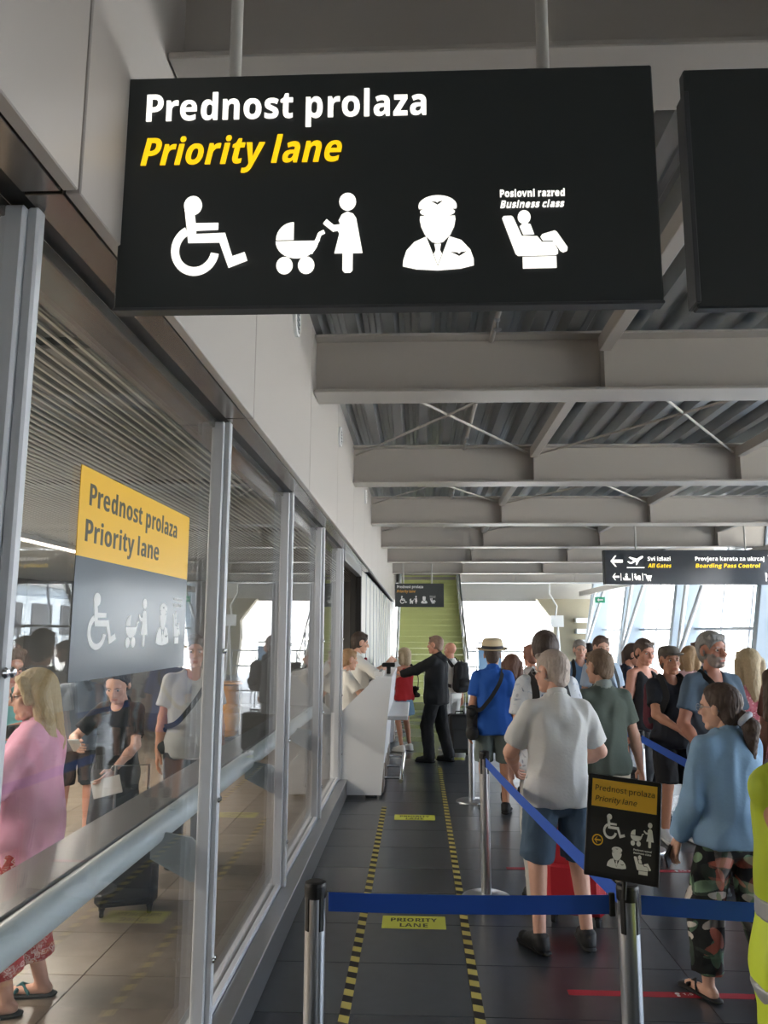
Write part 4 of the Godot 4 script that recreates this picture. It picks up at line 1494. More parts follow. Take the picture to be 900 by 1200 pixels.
func hair_shapes(kind: String) -> Array:
	var cap0 := Vector3(0, 0.034, 0.018)
	match kind:
		"short", "crop":
			var g := 0.007 if kind == "short" else 0.003
			return [ell(cap0, Vector3(0.079 + g, 0.092 + g * 2.0, 0.099 + g), 0, Vector3(0, 0.035, -0.052), Vector3(0, -0.55, -0.83)),
				ell(Vector3(0, -0.02, 0.07), Vector3(0.062, 0.062, 0.036)),
				cap(Vector3(-0.045, 0.095, -0.05), Vector3(0.045, 0.097, -0.05), 0.012 + g), ell(Vector3(-0.079, 0, -0.012), Vector3(0.02, 0.05, 0.05), 1), ell(Vector3(0.079, 0, -0.012), Vector3(0.02, 0.05, 0.05), 1)]
		"fringe":
			return [ell(Vector3(0, -0.005, 0.035), Vector3(0.08, 0.058, 0.082), 0, Vector3(0, 0, 0.0), Vector3(0, 0, -1)), ell(Vector3(0, 0.06, 0.0), Vector3(0.09, 0.05, 0.1), 1)]
		"long":
			return [ell(cap0, Vector3(0.088, 0.1, 0.108), 0, Vector3(0, 0.05, -0.055), Vector3(0, -0.5, -0.86)),
				cap(Vector3(-0.07, 0.02, 0.03), Vector3(-0.085, -0.22, 0.05), 0.045, 0.042), cap(Vector3(0.07, 0.02, 0.03), Vector3(0.085, -0.22, 0.05), 0.045, 0.042),
				cap(Vector3(0, 0, 0.07), Vector3(0, -0.25, 0.085), 0.06, 0.055), cap(Vector3(-0.06, 0.085, -0.05), Vector3(-0.085, -0.02, -0.025), 0.02), cap(Vector3(0.06, 0.085, -0.05), Vector3(0.085, -0.02, -0.025), 0.02)]
		"bob":
			return [ell(cap0, Vector3(0.092, 0.1, 0.11), 0, Vector3(0, 0.05, -0.055), Vector3(0, -0.5, -0.86)),
				cap(Vector3(-0.07, 0.02, 0.03), Vector3(-0.075, -0.1, 0.03), 0.048, 0.042), cap(Vector3(0.07, 0.02, 0.03), Vector3(0.075, -0.1, 0.03), 0.048, 0.042), cap(Vector3(0, 0, 0.06), Vector3(0, -0.1, 0.07), 0.07, 0.055)]
		"ponytail":
			return [ell(cap0, Vector3(0.086, 0.098, 0.106), 0, Vector3(0, 0.075, -0.045), Vector3(0, -0.5, -0.866)), ell(Vector3(0, -0.03, 0.06), Vector3(0.072, 0.065, 0.05)),
				cap(Vector3(0, -0.03, 0.115), Vector3(0.01, -0.09, 0.15), 0.024, 0.04), cap(Vector3(0.01, -0.09, 0.15), Vector3(0.02, -0.24, 0.135), 0.042, 0.018)]
		"bun":
			return [ell(cap0, Vector3(0.086, 0.098, 0.106), 0, Vector3(0, 0.075, -0.045), Vector3(0, -0.5, -0.866)), ell(Vector3(0, -0.03, 0.06), Vector3(0.07, 0.06, 0.05)), ell(Vector3(0, -0.02, 0.13), Vector3(0.045, 0.04, 0.035))]
	return []


var shoe_cache := {}


func person(s: Dictionary) -> Node3D:
	var root := thing("person", s.label, "person", s.pos, s.get("turn", 0.0), "")
	var H: float = s.height
	var k := H / 1.75
	var w: float = s.get("wide", 1.0) * k
	var cell: float = s.get("cell", 0.016)
	var fine := cell * 0.42
	var UP := Vector3.UP
	var Z := Vector3(0, 0, 1)
	var lean: float = s.get("lean", 0.0)
	var seated: bool = s.get("seated", false)
	var drop := -0.45 * k if seated else 0.0
	# joints
	var hipc := Vector3(0, 0.93 * k + drop, 0)
	var turn_up := Basis(Vector3.RIGHT, -lean) * Basis(UP, s.get("twist", 0.0))
	var U := func(v: Vector3) -> Vector3: return hipc + turn_up * (v * k - Vector3(0, 0.93 * k, 0))
	var neck0: Vector3 = U.call(Vector3(0, 1.46, 0.01))
	var hp: Array = s.get("head", [0.0, 0.0])
	var hb := turn_up * Basis.from_euler(Vector3(hp[1], hp[0], hp[2] if hp.size() > 2 else 0.0))
	var hs := 1.09 * lerpf(k, 1.0, 0.4)
	var head0: Vector3 = neck0 + turn_up * Vector3(0, 0.048, 0.0) + hb * Vector3(0, 0.108, -0.028) * k
	# top of the head comes to the given height when upright
	var sh := {}
	var el := {}
	var wr := {}
	var hip := {}
	var kn := {}
	var an := {}
	var toe := {}
	var feet: Array = s.get("feet", [Vector3(-0.11, 0, 0.02), Vector3(0.11, 0, -0.02)])
	for i in 2:
		var sd := -1.0 if i == 0 else 1.0
		sh[i] = U.call(Vector3(0.152 * sd * w / k, 1.39, 0.01))
		var tgt: Vector3 = s.get("hands", [Vector3(-0.26, 0.82, -0.02), Vector3(0.26, 0.82, -0.02)])[i] * Vector3(1, k, 1)
		if seated:
			tgt.y += drop
		var hint: Vector3 = s.get("elbow", Vector3(0.35, -0.3, 1.0)) * Vector3(sd, 1, 1)
		var b := bend(sh[i], tgt, 0.295 * k, 0.255 * k, hint)
		el[i] = b[0]
		wr[i] = b[1]
		hip[i] = hipc + Vector3(0.092 * sd * w, -0.01, 0)
		if seated:
			kn[i] = hip[i] + Vector3(0.05 * sd, 0.0, -0.42) * k
			an[i] = Vector3(kn[i].x, 0.08 * k, kn[i].z + 0.02)
		else:
			var f: Vector3 = feet[i]
			var lb := bend(hip[i], f + Vector3(0, 0.085 * k, 0.03), 0.43 * k, 0.42 * k, Vector3(0.08 * sd, 0, -1))
			kn[i] = lb[0]
			an[i] = f + Vector3(0, 0.085 * k, 0.03)
		var td: float = s.get("toes", [0.12, 0.12])[i] * sd
		toe[i] = Vector3(sin(td), 0, -cos(td))
	var body := empty_part(root, "body", M.skin)
	var skin: Color = s.skin
	var belly: float = s.get("belly", 0.0)
	var torso := [
		cap(hipc + Vector3(-0.065 * w, 0.0, 0), hipc + Vector3(0.065 * w, 0.0, 0), 0.1 * w, -1.0, Z, 0.9),
		cap(U.call(Vector3(0, 0.98, 0)), U.call(Vector3(0, 1.13, -0.005)), 0.132 * w, 0.128 * w, Z, 0.74),
		cap(U.call(Vector3(-0.05 * w, 1.17, 0)), U.call(Vector3(-0.06 * w, 1.31, 0.005)), 0.098 * w, 0.102 * w, Z, 0.98),
		cap(U.call(Vector3(0.05 * w, 1.17, 0)), U.call(Vector3(0.06 * w, 1.31, 0.005)), 0.098 * w, 0.102 * w, Z, 0.98),
	]
	var yoke := [cap(U.call(Vector3(0, 1.425, 0.012)), U.call(Vector3(-0.14 * w / k, 1.395, 0.012)), 0.058 * k, 0.05 * k), cap(U.call(Vector3(0, 1.425, 0.012)), U.call(Vector3(0.14 * w / k, 1.395, 0.012)), 0.058 * k, 0.05 * k), cap(U.call(Vector3(0, 1.38, 0.015)), U.call(Vector3(0, 1.475, 0.012)), 0.085 * k, 0.056 * k)]
	var skin_shapes := torso + yoke + [cap(neck0, head0 + hb * Vector3(0, -0.03, 0.02), 0.053 * k, 0.052 * k)]
	var bare_arm: Array = []
	for i in 2:
		skin_shapes.append(cap(sh[i], el[i], 0.05 * w, 0.039 * w))
		skin_shapes.append(cap(el[i], el[i].lerp(wr[i], 0.35), 0.04 * w, 0.041 * w))
		skin_shapes.append(cap(el[i].lerp(wr[i], 0.3), wr[i], 0.04 * w, 0.026 * w))
		skin_shapes.append(cap(hip[i], kn[i], 0.085 * w, 0.055 * w))
		skin_shapes.append(cap(kn[i], an[i], 0.05 * w, 0.034 * w))
		skin_shapes.append(cap(kn[i].lerp(an[i], 0.12) + Vector3(0, 0, 0.015), kn[i].lerp(an[i], 0.5) + Vector3(0, 0, 0.014), 0.052 * w, 0.04 * w))
		var ft: Vector3 = Vector3(an[i].x, 0.0, an[i].z)
		skin_shapes.append(cap(ft + Vector3(0, 0.04 * k, 0) - toe[i] * 0.03 * k, ft + Vector3(0, 0.028 * k, 0) + toe[i] * 0.15 * k, 0.034 * k, 0.026 * k))
	job(body, skin_shapes, cell, 0.035, {"color": skin})
	# head and hands on finer grids, in the same mesh
	var hx := Transform3D(hb.scaled(Vector3.ONE * hs), head0)
	var hair_col: Color = s.get("hair_color", Color(0.2, 0.15, 0.1))
	var face := {"brow": hair_col.srgb_to_linear().lerp(skin.srgb_to_linear(), 0.35)}
	if s.has("beard"):
		face.beard = s.beard.srgb_to_linear()
	job(body, head_shapes(), fine * 0.9, 0.014, {"color": skin, "xf": hx, "face": face})
	for i in 2:
		var fd: Vector3 = (wr[i] - el[i]).normalized()
		var palm: Vector3 = s.get("palms", [Vector3(1, 0, 0), Vector3(-1, 0, 0)])[i]
		palm = (palm - fd * palm.dot(fd)).normalized()
		var xb := Basis((-fd).cross(-palm).normalized(), -fd, -palm)
		var tside := -1.0 if xb.x.dot(Vector3(0, 0, -1) + Vector3(0, 0.2, 0)) < 0 else 1.0
		var curl: float = s.get("curl", [0.5, 0.5])[i]
		job(body, hand_shapes(tside, curl), fine * 0.72, 0.006, {"color": skin, "xf": Transform3D(xb.scaled(Vector3.ONE * k * 0.98), wr[i])})
	# eyes
	for sd in [-1.0, 1.0]:
		var ep: Vector3 = hx * Vector3(0.032 * sd, 0.008, -0.0715)
		var eye := put(root, "eye", sphere(0.0115), M.eye, Transform3D(hb, ep))
		put(eye, "iris", sphere(0.0078), M.iris, Transform3D(Basis(), Vector3(0, 0, -0.0054)))
	# hair
	var hk: String = s.get("hair", "short")
	if hk != "bald":
		var hm := mat(hair_col, 0.6)
		hm.rim_enabled = true
		hm.rim = 0.2
		speckle(hm, Color(0.72, 0.72, 0.72), Color(1, 1, 1), 0.12, 2.0, 3)
		hm.albedo_color = hair_col.lightened(0.08)
		hm.uv1_scale = Vector3(14, 1.2, 14)
		var hr := empty_part(root, "hair", hm)
		job(hr, hair_shapes(hk), fine, 0.02, {"xf": hx, "folds": 0.004, "fold_scale": Vector3(55, 8, 55)})
	# garments
	garments(root, s, k, w, cell, hipc, turn_up, U, neck0, head0, sh, el, wr, hip, kn, an, belly)
	# shoes
	var shm: Material = s.get("shoe_mat", cloth(hexc("1b1b1c"), 0.7))
	var sole: Material = s.get("sole_mat", M.rubber)
	for i in 2:
		var ft: Vector3 = Vector3(an[i].x, 0.0, an[i].z)
		var xb := Basis(toe[i].cross(UP).normalized(), UP, -toe[i]).scaled(Vector3.ONE * k)
		shoe(root, s.get("shoe", "trainer"), shm, sole, Transform3D(xb, ft))
	s.root = root
	s.hx = hx
	s.U = U
	s.sh = sh
	s.el = el
	s.wr = wr
	return root


func sphere(r: float) -> SphereMesh:
	var key := "sphere%.4f" % r
	if not M.has(key):
		var m := SphereMesh.new()
		m.radius = r
		m.height = r * 2
		m.radial_segments = 16
		m.rings = 8
		M[key] = m
	return M[key]


func shoe(root: Node3D, kind: String, m: Material, sole: Material, xf: Transform3D) -> void:
	if kind == "none":
		return
	var o := put(root, "sandal" if kind == "sandal" else "shoe", null, m, xf)
	var so := put(o, "sole", null, sole)
	var F0 := Vector3(0, 0.0, 0)
	if kind == "sandal":
		job(so, [cap(Vector3(0, 0.012, 0.05), Vector3(0.0, 0.012, -0.17), 0.04, 0.05, Vector3.UP, 0.3)], 0.008, 0.01)
		job(o, [cap(Vector3(-0.045, 0.03, -0.05), Vector3(0.005, 0.065, -0.1), 0.009), cap(Vector3(0.045, 0.03, -0.05), Vector3(0.005, 0.065, -0.1), 0.009), cap(Vector3(0.005, 0.065, -0.1), Vector3(0.0, 0.03, -0.16), 0.009), cap(Vector3(-0.04, 0.04, -0.12), Vector3(0.04, 0.04, -0.12), 0.012)], 0.007, 0.01)
		return
	job(so, [cap(Vector3(0, 0.016, 0.045), Vector3(0.004, 0.016, -0.165), 0.042, 0.05, Vector3.UP, 0.4)], 0.008, 0.01)
	var hi := 0.1 if kind == "trainer" else 0.075
	job(o, [cap(Vector3(0, 0.045, 0.03), Vector3(0, 0.036, -0.165), 0.042, 0.036, Vector3.ZERO, 1.0, Vector3(0, 0.018, 0), Vector3.DOWN), cap(Vector3(0, hi - 0.02, 0.005), Vector3(0, 0.05, -0.1), 0.047, 0.038), cap(Vector3(0, 0.05, 0.02), Vector3(0, hi, 0.012), 0.046, 0.047, Vector3.ZERO, 1.0, Vector3(0, hi, 0), Vector3.UP)], 0.009, 0.02)


func garments(root: Node3D, s: Dictionary, k: float, w: float, cell: float, hipc: Vector3, tb: Basis, U: Callable, neck0: Vector3, head0: Vector3, sh: Dictionary, el: Dictionary, wr: Dictionary, hip: Dictionary, kn: Dictionary, an: Dictionary, belly: float) -> void:
	var Z := Vector3(0, 0, 1)
	var up := tb * Vector3.UP
	# lower body first
	var lo: String = s.get("bottom", "trousers")
	if lo != "none":
		var bm: Material = s.bottom_mat
		var o := empty_part(root, {"shorts": "shorts", "trousers": "trousers", "skirt": "skirt", "crop": "trousers"}[lo], bm)
		var waist := hipc + Vector3(0, 0.1 * k, 0)
		var sp := [cap(hipc + Vector3(-0.068 * w, 0.01, 0), hipc + Vector3(0.068 * w, 0.01, 0), 0.112 * w, -1.0, Z, 0.9, waist, Vector3.UP), cap(hipc + Vector3(0, -0.02, 0), waist + Vector3(0, 0.03, 0), 0.145 * w, 0.14 * w, Z, 0.74, waist, Vector3.UP)]
		if lo == "skirt":
			var hem := hipc + Vector3(0, -s.get("hem", 0.45) * k, 0)
			sp.append(cap(hipc, hem, 0.165 * w, 0.21 * w, Z, 0.8, hem, Vector3.DOWN))
		else:
			for i in 2:
				var dir: Vector3 = (kn[i] - hip[i]).normalized()
				var sd2: Vector3 = (an[i] - kn[i]).normalized()
				if lo == "shorts":
					var e: Vector3 = hip[i].lerp(kn[i], s.get("hem", 0.95))
					sp.append(cap(hip[i], e, 0.1 * w, 0.094 * w, Vector3.ZERO, 1.0, e, dir))
				else:
					var fl: float = s.get("flare", 1.0)
					sp.append(cap(hip[i], kn[i], 0.097 * w, 0.078 * w * fl))
					var e: Vector3 = kn[i].lerp(an[i], 1.08 if lo == "trousers" else s.get("crop_len", 0.72))
					sp.append(cap(kn[i], e, 0.078 * w * fl, 0.064 * w * fl, Vector3.ZERO, 1.0, e, sd2))
		job(o, sp, cell, 0.03, {"folds": s.get("bottom_folds", 0.007), "fold_scale": Vector3(8, 4.5, 8)})
	var tk: String = s.get("top", "tee")
	var tm: Material = s.top_mat
	var o := empty_part(root, {"tee": "shirt", "polo": "polo_shirt", "tank": "tank_top", "jacket": "jacket", "long": "shirt", "dress": "dress", "cardigan": "cardigan", "vest": "vest"}[tk], tm)
	var ease := 0.016 if tk != "jacket" and tk != "cardigan" and tk != "vest" else 0.034
	var hem_h: float = s.get("shirt_hem", 0.84)
	var hem: Vector3 = U.call(Vector3(0, hem_h, 0)) if not s.get("seated", false) else hipc + Vector3(0, -0.02, 0)
	var dn := -up
	var sp := [
		cap(U.call(Vector3(-0.07 * w / k, 0.9, 0)), U.call(Vector3(0.07 * w / k, 0.9, 0)), 0.118 * w + ease, -1.0, Z, 0.98, hem, dn),
		cap(U.call(Vector3(0, 0.88, 0)), U.call(Vector3(0, 1.15, -0.005)), 0.158 * w + ease, 0.15 * w + ease, Z, 0.82, hem, dn),
		cap(U.call(Vector3(-0.055 * w / k, 1.15, 0)), U.call(Vector3(-0.062 * w / k, 1.32, 0.005)), 0.098 * w + ease, 0.099 * w + ease, Z, 1.0),
		cap(U.call(Vector3(0.055 * w / k, 1.15, 0)), U.call(Vector3(0.062 * w / k, 1.32, 0.005)), 0.098 * w + ease, 0.099 * w + ease, Z, 1.0),
	]
	if hem_h < 0.82:
		sp.append(cap(U.call(Vector3(0, 0.95, 0)), hem, 0.165 * w + ease, 0.17 * w + ease + s.get("sway", 0.0), Z, 0.82, hem, dn))
	if belly > 0.0:
		sp.append(cap(U.call(Vector3(0, 0.9, -0.02 - belly * 0.5)), U.call(Vector3(0, 1.2, -0.02 - belly * 0.5)), 0.15 * w + belly * 0.5, 0.13 * w, Z, 0.95, hem, dn))
	if s.get("bust", false):
		for sd in [-1.0, 1.0]:
			sp.append(cap(U.call(Vector3(0.065 * sd, 1.24, -0.075)), U.call(Vector3(0.06 * sd, 1.27, -0.06)), 0.064 * k + ease * 0.3))
	if tk == "tank":
		for sd in [-1.0, 1.0]:
			sp.append(cap(U.call(Vector3(0.085 * sd, 1.33, 0.03)), U.call(Vector3(0.075 * sd, 1.44, 0.012)), 0.058 * k, 0.032 * k))
		for i in 2:
			sp.append(cap(sh[i] + (sh[i] - sh[1 - i]).normalized() * 0.01, el[i], 0.062 * w, 0.05 * w, Vector3.ZERO, 1.0, Vector3.ZERO, Vector3.ZERO, 1))
	else:
		for sd in [-1.0, 1.0]:
			sp.append(cap(U.call(Vector3(0, 1.42, 0.012)), U.call(Vector3(0.135 * sd * w / k, 1.39, 0.012)), 0.062 * k + ease * 0.7, 0.052 * k + ease * 0.8))
		sp.append(cap(U.call(Vector3(0, 1.37, 0.015)), U.call(Vector3(0, 1.462, 0.015)), 0.093 * k + ease, 0.068 * k + ease * 0.5))
		for i in 2:
			var d1: Vector3 = (el[i] - sh[i]).normalized()
			var d2: Vector3 = (wr[i] - el[i]).normalized()
			if tk in ["jacket", "long", "cardigan"]:
				var r := 0.052 * w + ease * 0.5
				sp.append(cap(sh[i], el[i], r + 0.006, r))
				var e: Vector3 = el[i].lerp(wr[i], s.get("sleeve", 0.97))
				sp.append(cap(el[i], e, r, r * 0.78, Vector3.ZERO, 1.0, e, d2))
			elif tk != "vest":
				var e: Vector3 = sh[i].lerp(el[i], s.get("sleeve", 0.68))
				sp.append(cap(sh[i], e, 0.054 * w + ease * 0.6, 0.064 * w + ease * 0.4, Vector3.ZERO, 1.0, e, d1))
	sp.append(cap(neck0 + up * 0.012, head0, 0.064 * k, 0.07 * k, Vector3.ZERO, 1.0, Vector3.ZERO, Vector3.ZERO, 1))
	if tk in ["tee", "tank", "dress", "vest"]:
		sp.append(ell(U.call(Vector3(0, 1.46, -0.085)), Vector3(0.072, s.get("neck", 0.07), 0.09) * k, 1))
	if tk in ["cardigan"]:
		sp.append(cap(U.call(Vector3(0, 1.5, -0.13)), U.call(Vector3(0, 0.6, -0.2)), 0.06 * k, 0.12 * k, Vector3.ZERO, 1.0, Vector3.ZERO, Vector3.ZERO, 1))
	job(o, sp, cell, s.get("blend", 0.035), {"folds": s.get("folds", 0.007), "smooth": true, "fold_scale": s.get("fold_scale", Vector3(6, 1.9, 6))})
	if tk in ["polo", "long", "jacket"]:
		var cm: Material = s.get("collar_mat", tm)
		var co := empty_part(root, "collar", cm)
		var a: Vector3 = neck0 + up * 0.012
		job(co, [cap(a - up * 0.012, a + up * 0.034 + tb * Vector3(0, 0, 0.008), 0.076 * k, 0.066 * k, up, 1.0, a + up * 0.036 + tb * Vector3(0, 0, 0.01), (up + tb * Vector3(0, 0, -0.5)).normalized()),
			cap(a - up * 0.1, head0, 0.0595 * k, 0.061 * k, Vector3.ZERO, 1.0, Vector3.ZERO, Vector3.ZERO, 1)], cell * 0.5, 0.008)
	if s.has("under_mat"):
		var u := empty_part(root, "inner_shirt", s.under_mat)
		job(u, [cap(U.call(Vector3(0, 0.9, 0)), U.call(Vector3(0, 1.15, -0.01)), 0.148 * w, 0.146 * w, Z, 0.82), cap(U.call(Vector3(-0.05, 1.15, -0.01)), U.call(Vector3(-0.055, 1.33, 0.0)), 0.108 * w, 0.106 * w), cap(U.call(Vector3(0.05, 1.15, -0.01)), U.call(Vector3(0.055, 1.33, 0.0)), 0.108 * w, 0.106 * w),
			cap(U.call(Vector3(-0.065, 1.24, -0.07)), U.call(Vector3(0.065, 1.24, -0.07)), 0.066 * k), ell(U.call(Vector3(0, 1.46, -0.085)), Vector3(0.09, 0.09, 0.1) * k, 1)], cell, 0.035, {"folds": 0.005})


# a band round the torso of a garment between two heights
func torso_band(s: Dictionary, called: String, h: float, tall: float, m: Material, grow: float) -> void:
	var k: float = s.height / 1.75
	var w: float = s.get("wide", 1.0) * k
	var o := empty_part(s.root, called, m)
	var Z := Vector3(0, 0, 1)
	var lo := Vector3(0, (h - tall * 0.5) * k, 0)
	var hi := Vector3(0, (h + tall * 0.5) * k, 0)
	var e := 0.034 + grow
	job(o, [cap(Vector3(-0.07 * w, 0.9 * k, 0), Vector3(0.07 * w, 0.9 * k, 0), 0.118 * w + e, -1.0, Z, 0.98, lo, Vector3.DOWN),
		cap(Vector3(0, 0.88 * k, 0), Vector3(0, 1.15 * k, -0.005 * k), 0.158 * w + e, 0.15 * w + e, Z, 0.82, lo, Vector3.DOWN),
		cap(Vector3(-0.055 * w, 1.15 * k, 0), Vector3(-0.062 * w, 1.32 * k, 0), 0.098 * w + e, 0.099 * w + e, Z, 1.0, lo, Vector3.DOWN), cap(Vector3(0.055 * w, 1.15 * k, 0), Vector3(0.062 * w, 1.32 * k, 0), 0.098 * w + e, 0.099 * w + e, Z, 1.0, lo, Vector3.DOWN),
		ell(hi + Vector3(0, 0.4, 0), Vector3(0.8, 0.8, 0.8), 1, hi, Vector3.DOWN)], 0.012, 0.035)


# straps, hats, glasses and other worn pieces
func glasses(s: Dictionary, m: Material) -> void:
	var g := sub(s.root, "glasses")
	g.transform = s.hx
	for sd in [-1.0, 1.0]:
		var p := []
		for j in 13:
			var t := TAU * j / 12.0
			p.append(Vector3(0.034 * sd + cos(t) * 0.024, 0.006 + sin(t) * 0.018, -0.096))
		tube(g, "rim", p, 0.0018, m, 6)
		tube(g, "temple", [Vector3(0.058 * sd, 0.01, -0.094), Vector3(0.08 * sd, 0.012, -0.04), Vector3(0.086 * sd, 0.008, 0.02), Vector3(0.082 * sd, -0.012, 0.035)], 0.0018, m, 6)
	tube(g, "bridge", [Vector3(-0.011, 0.01, -0.098), Vector3(0.011, 0.01, -0.098)], 0.0018, m, 6)


func straw_hat(s: Dictionary) -> void:
	var straw := mat(Color.WHITE, 0.8)
	speckle(straw, Color(0.78, 0.70, 0.56), Color(0.88, 0.81, 0.68), 0.2, 9.0, 5)
	var h := sub(s.root, "straw_hat")
	h.transform = s.hx * Transform3D(Basis.from_euler(Vector3(0.08, 0, 0)), Vector3(0, 0.062, 0.015))
	lathe(h, "crown", [Vector2(0.108, 0.0), Vector2(0.104, 0.05), Vector2(0.097, 0.085), Vector2(0.08, 0.1), Vector2(0.04, 0.093), Vector2(0.0, 0.088)], straw, Vector3.ZERO, 28)
	lathe(h, "brim", [Vector2(0.1, 0.006), Vector2(0.14, 0.0), Vector2(0.158, 0.008), Vector2(0.157, 0.002), Vector2(0.14, -0.007), Vector2(0.1, -0.002)], straw, Vector3.ZERO, 28)
	lathe(h, "hat_band", [Vector2(0.1085, 0.004), Vector2(0.1065, 0.034)], mat(hexc("2b2c30"), 0.7), Vector3.ZERO, 28)


func baseball_cap(s: Dictionary, m: Material) -> void:
	var h := sub(s.root, "cap")
	h.transform = s.hx * Transform3D(Basis(), Vector3(0, 0.05, 0.012))
	put(h, "crown", lathe_mesh([Vector2(0.091, 0.0), Vector2(0.09, 0.03), Vector2(0.08, 0.06), Vector2(0.055, 0.078), Vector2(0.0, 0.085)], 24), m, Transform3D(Basis.from_scale(Vector3(1, 1, 1.14)), Vector3.ZERO))
	put(h, "peak", extrude_mesh([pts([-0.078, 0.0, -0.07, -0.05, -0.035, -0.085, 0.035, -0.085, 0.07, -0.05, 0.078, 0.0, 0.04, 0.03, -0.04, 0.03])], 0.006), m, Transform3D(Basis.from_euler(Vector3(-PI / 2 + 0.2 + PI, 0, 0)) * Basis.from_scale(Vector3(1, 1, 1)), Vector3(0, 0.008, -0.088)))


func strap(parent: Node3D, path: Array, wide: float, m: Material, called := "strap", out := Vector3.ZERO) -> void:
	# a ribbon that follows the path, flat against the centre point given by out
	var st := SurfaceTool.new()
	st.begin(Mesh.PRIMITIVE_TRIANGLES)
	var cv := Curve3D.new()
	for i in path.size():
		var t: Vector3 = (path[mini(i + 1, path.size() - 1)] - path[maxi(i - 1, 0)]) * 0.2
		cv.add_point(path[i], -t, t)
	var n := path.size() * 6
	var rows := []
	for i in n + 1:
		var d := cv.get_baked_length() * i / n
		var p := cv.sample_baked(d, true)
		var q := cv.sample_baked(minf(d + 0.01, cv.get_baked_length()), true)
		var b := cv.sample_baked(maxf(d - 0.01, 0.0), true)
		var dir := (q - b).normalized()
		var nn := (p - out)
		nn.y *= 0.35
		nn = (nn - dir * nn.dot(dir)).normalized()
		rows.append([p, dir.cross(nn).normalized() * wide * 0.5, nn])
	for i in n:
		for sd in [1.0, -1.0]:
			var a: Array = rows[i]
			var b: Array = rows[i + 1]
			var o0: Vector3 = a[2] * 0.003 * sd
			var o1: Vector3 = b[2] * 0.003 * sd
			tri(st, [a[0] - a[1] + o0, a[0] + a[1] + o0, b[0] + b[1] + o1], a[2] * sd)
			tri(st, [a[0] - a[1] + o0, b[0] + b[1] + o1, b[0] - b[1] + o1], a[2] * sd)
		for sd in [1.0, -1.0]:
			var a: Array = rows[i]
			var b: Array = rows[i + 1]
			tri(st, [a[0] + a[1] * sd + a[2] * 0.003, a[0] + a[1] * sd - a[2] * 0.003, b[0] + b[1] * sd - b[2] * 0.003], a[1].normalized() * sd)
			tri(st, [a[0] + a[1] * sd + a[2] * 0.003, b[0] + b[1] * sd - b[2] * 0.003, b[0] + b[1] * sd + b[2] * 0.003], a[1].normalized() * sd)
	put(parent, called, st.commit(), m)


# a backpack worn by the person in s; its own top-level thing in the same axes
func backpack(s: Dictionary, label: String, m: Material, size := Vector3(0.3, 0.44, 0.17)) -> Node3D:
	var k: float = s.height / 1.75
	var w: float = s.get("wide", 1.0)
	var t := thing("backpack", label, "backpack", s.pos, s.get("turn", 0.0))
	var back: float = (0.125 * w + 0.04) * k
	var o := empty_part(t, "pack", m)
	var c := Vector3(0, 1.2 * k, back + size.z * 0.5)
	var hx := size.x * 0.5 - 0.08
	job(o, [cap(c + Vector3(-hx, -size.y * 0.36, 0), c + Vector3(-hx * 0.8, size.y * 0.33, 0), size.z * 0.5, size.z * 0.45), cap(c + Vector3(hx, -size.y * 0.36, 0), c + Vector3(hx * 0.8, size.y * 0.33, 0), size.z * 0.5, size.z * 0.45), cap(c + Vector3(0, -size.y * 0.36, 0), c + Vector3(0, size.y * 0.36, 0), size.z * 0.5)], 0.016, 0.05, {"folds": 0.005})
	var pk := empty_part(t, "front_pocket", m)
	job(pk, [cap(c + Vector3(-hx * 0.6, -size.y * 0.2, size.z * 0.38), c + Vector3(hx * 0.6, -size.y * 0.2, size.z * 0.38), 0.075)], 0.016, 0.03, {"folds": 0.003})
	tube(t, "grab_loop", [c + Vector3(-0.03, size.y * 0.5, -0.03), c + Vector3(-0.025, size.y * 0.5 + 0.05, -0.03), c + Vector3(0.025, size.y * 0.5 + 0.05, -0.03), c + Vector3(0.03, size.y * 0.5, -0.03)], 0.007, M.rubber, 6)
	for sd in [-1.0, 1.0]:
		strap(t, [Vector3(0.09 * sd, 1.36 * k, back - 0.005), Vector3(0.105 * sd * w, 1.475 * k, 0.03), Vector3(0.11 * sd * w, 1.455 * k, -0.06 * w), Vector3(0.115 * sd * w, 1.32 * k, -0.155 * w * k), Vector3(0.16 * sd * w, 1.13 * k, -0.08 * w), Vector3(0.14 * sd * w, 1.05 * k, back)], 0.055, M.rubber, "strap", Vector3(0, 1.25 * k, 0))
	return t


# ------------------------------------------------------------------ people
func print_cloth(key: String, bg: Color, cols: Array, count: int, size: float, scale: float, shape := "blob") -> StandardMaterial3D:
	if M.has(key):
		return M[key]
	var n := 256
	var im := Image.create(n, n, false, Image.FORMAT_RGB8)
	im.fill(bg)
	var r := RandomNumberGenerator.new()
	r.seed = hash(key)
	for i in count:
		var c: Color = cols[i % cols.size()]
		var cx := r.randf() * n
		var cy := r.randf() * n
		var a := r.randf() * TAU
		var rx := size * r.randf_range(0.6, 1.3)
		var ry := rx * (r.randf_range(0.25, 0.5) if shape == "leaf" else r.randf_range(0.7, 1.0))
		var m := int(maxf(rx, ry)) + 2
		for y in range(-m, m + 1):
			for x in range(-m, m + 1):
				var u := (x * cos(a) + y * sin(a)) / rx
				var v := (-x * sin(a) + y * cos(a)) / ry
				var hit := u * u + v * v < 1.0
				if shape == "diamond":
					var q := absf(u) + absf(v)
					hit = q < 1.0 and (q > 0.6 or q < 0.3)
				if hit:
					im.set_pixel(posmod(int(cx) + x, n), posmod(int(cy) + y, n), c)
	var mm := mat(Color.WHITE, 0.85)
	mm.albedo_texture = ImageTexture.create_from_image(im)
	mm.uv1_triplanar = true
	mm.uv1_scale = Vector3.ONE * scale
	M[key] = mm
	return mm


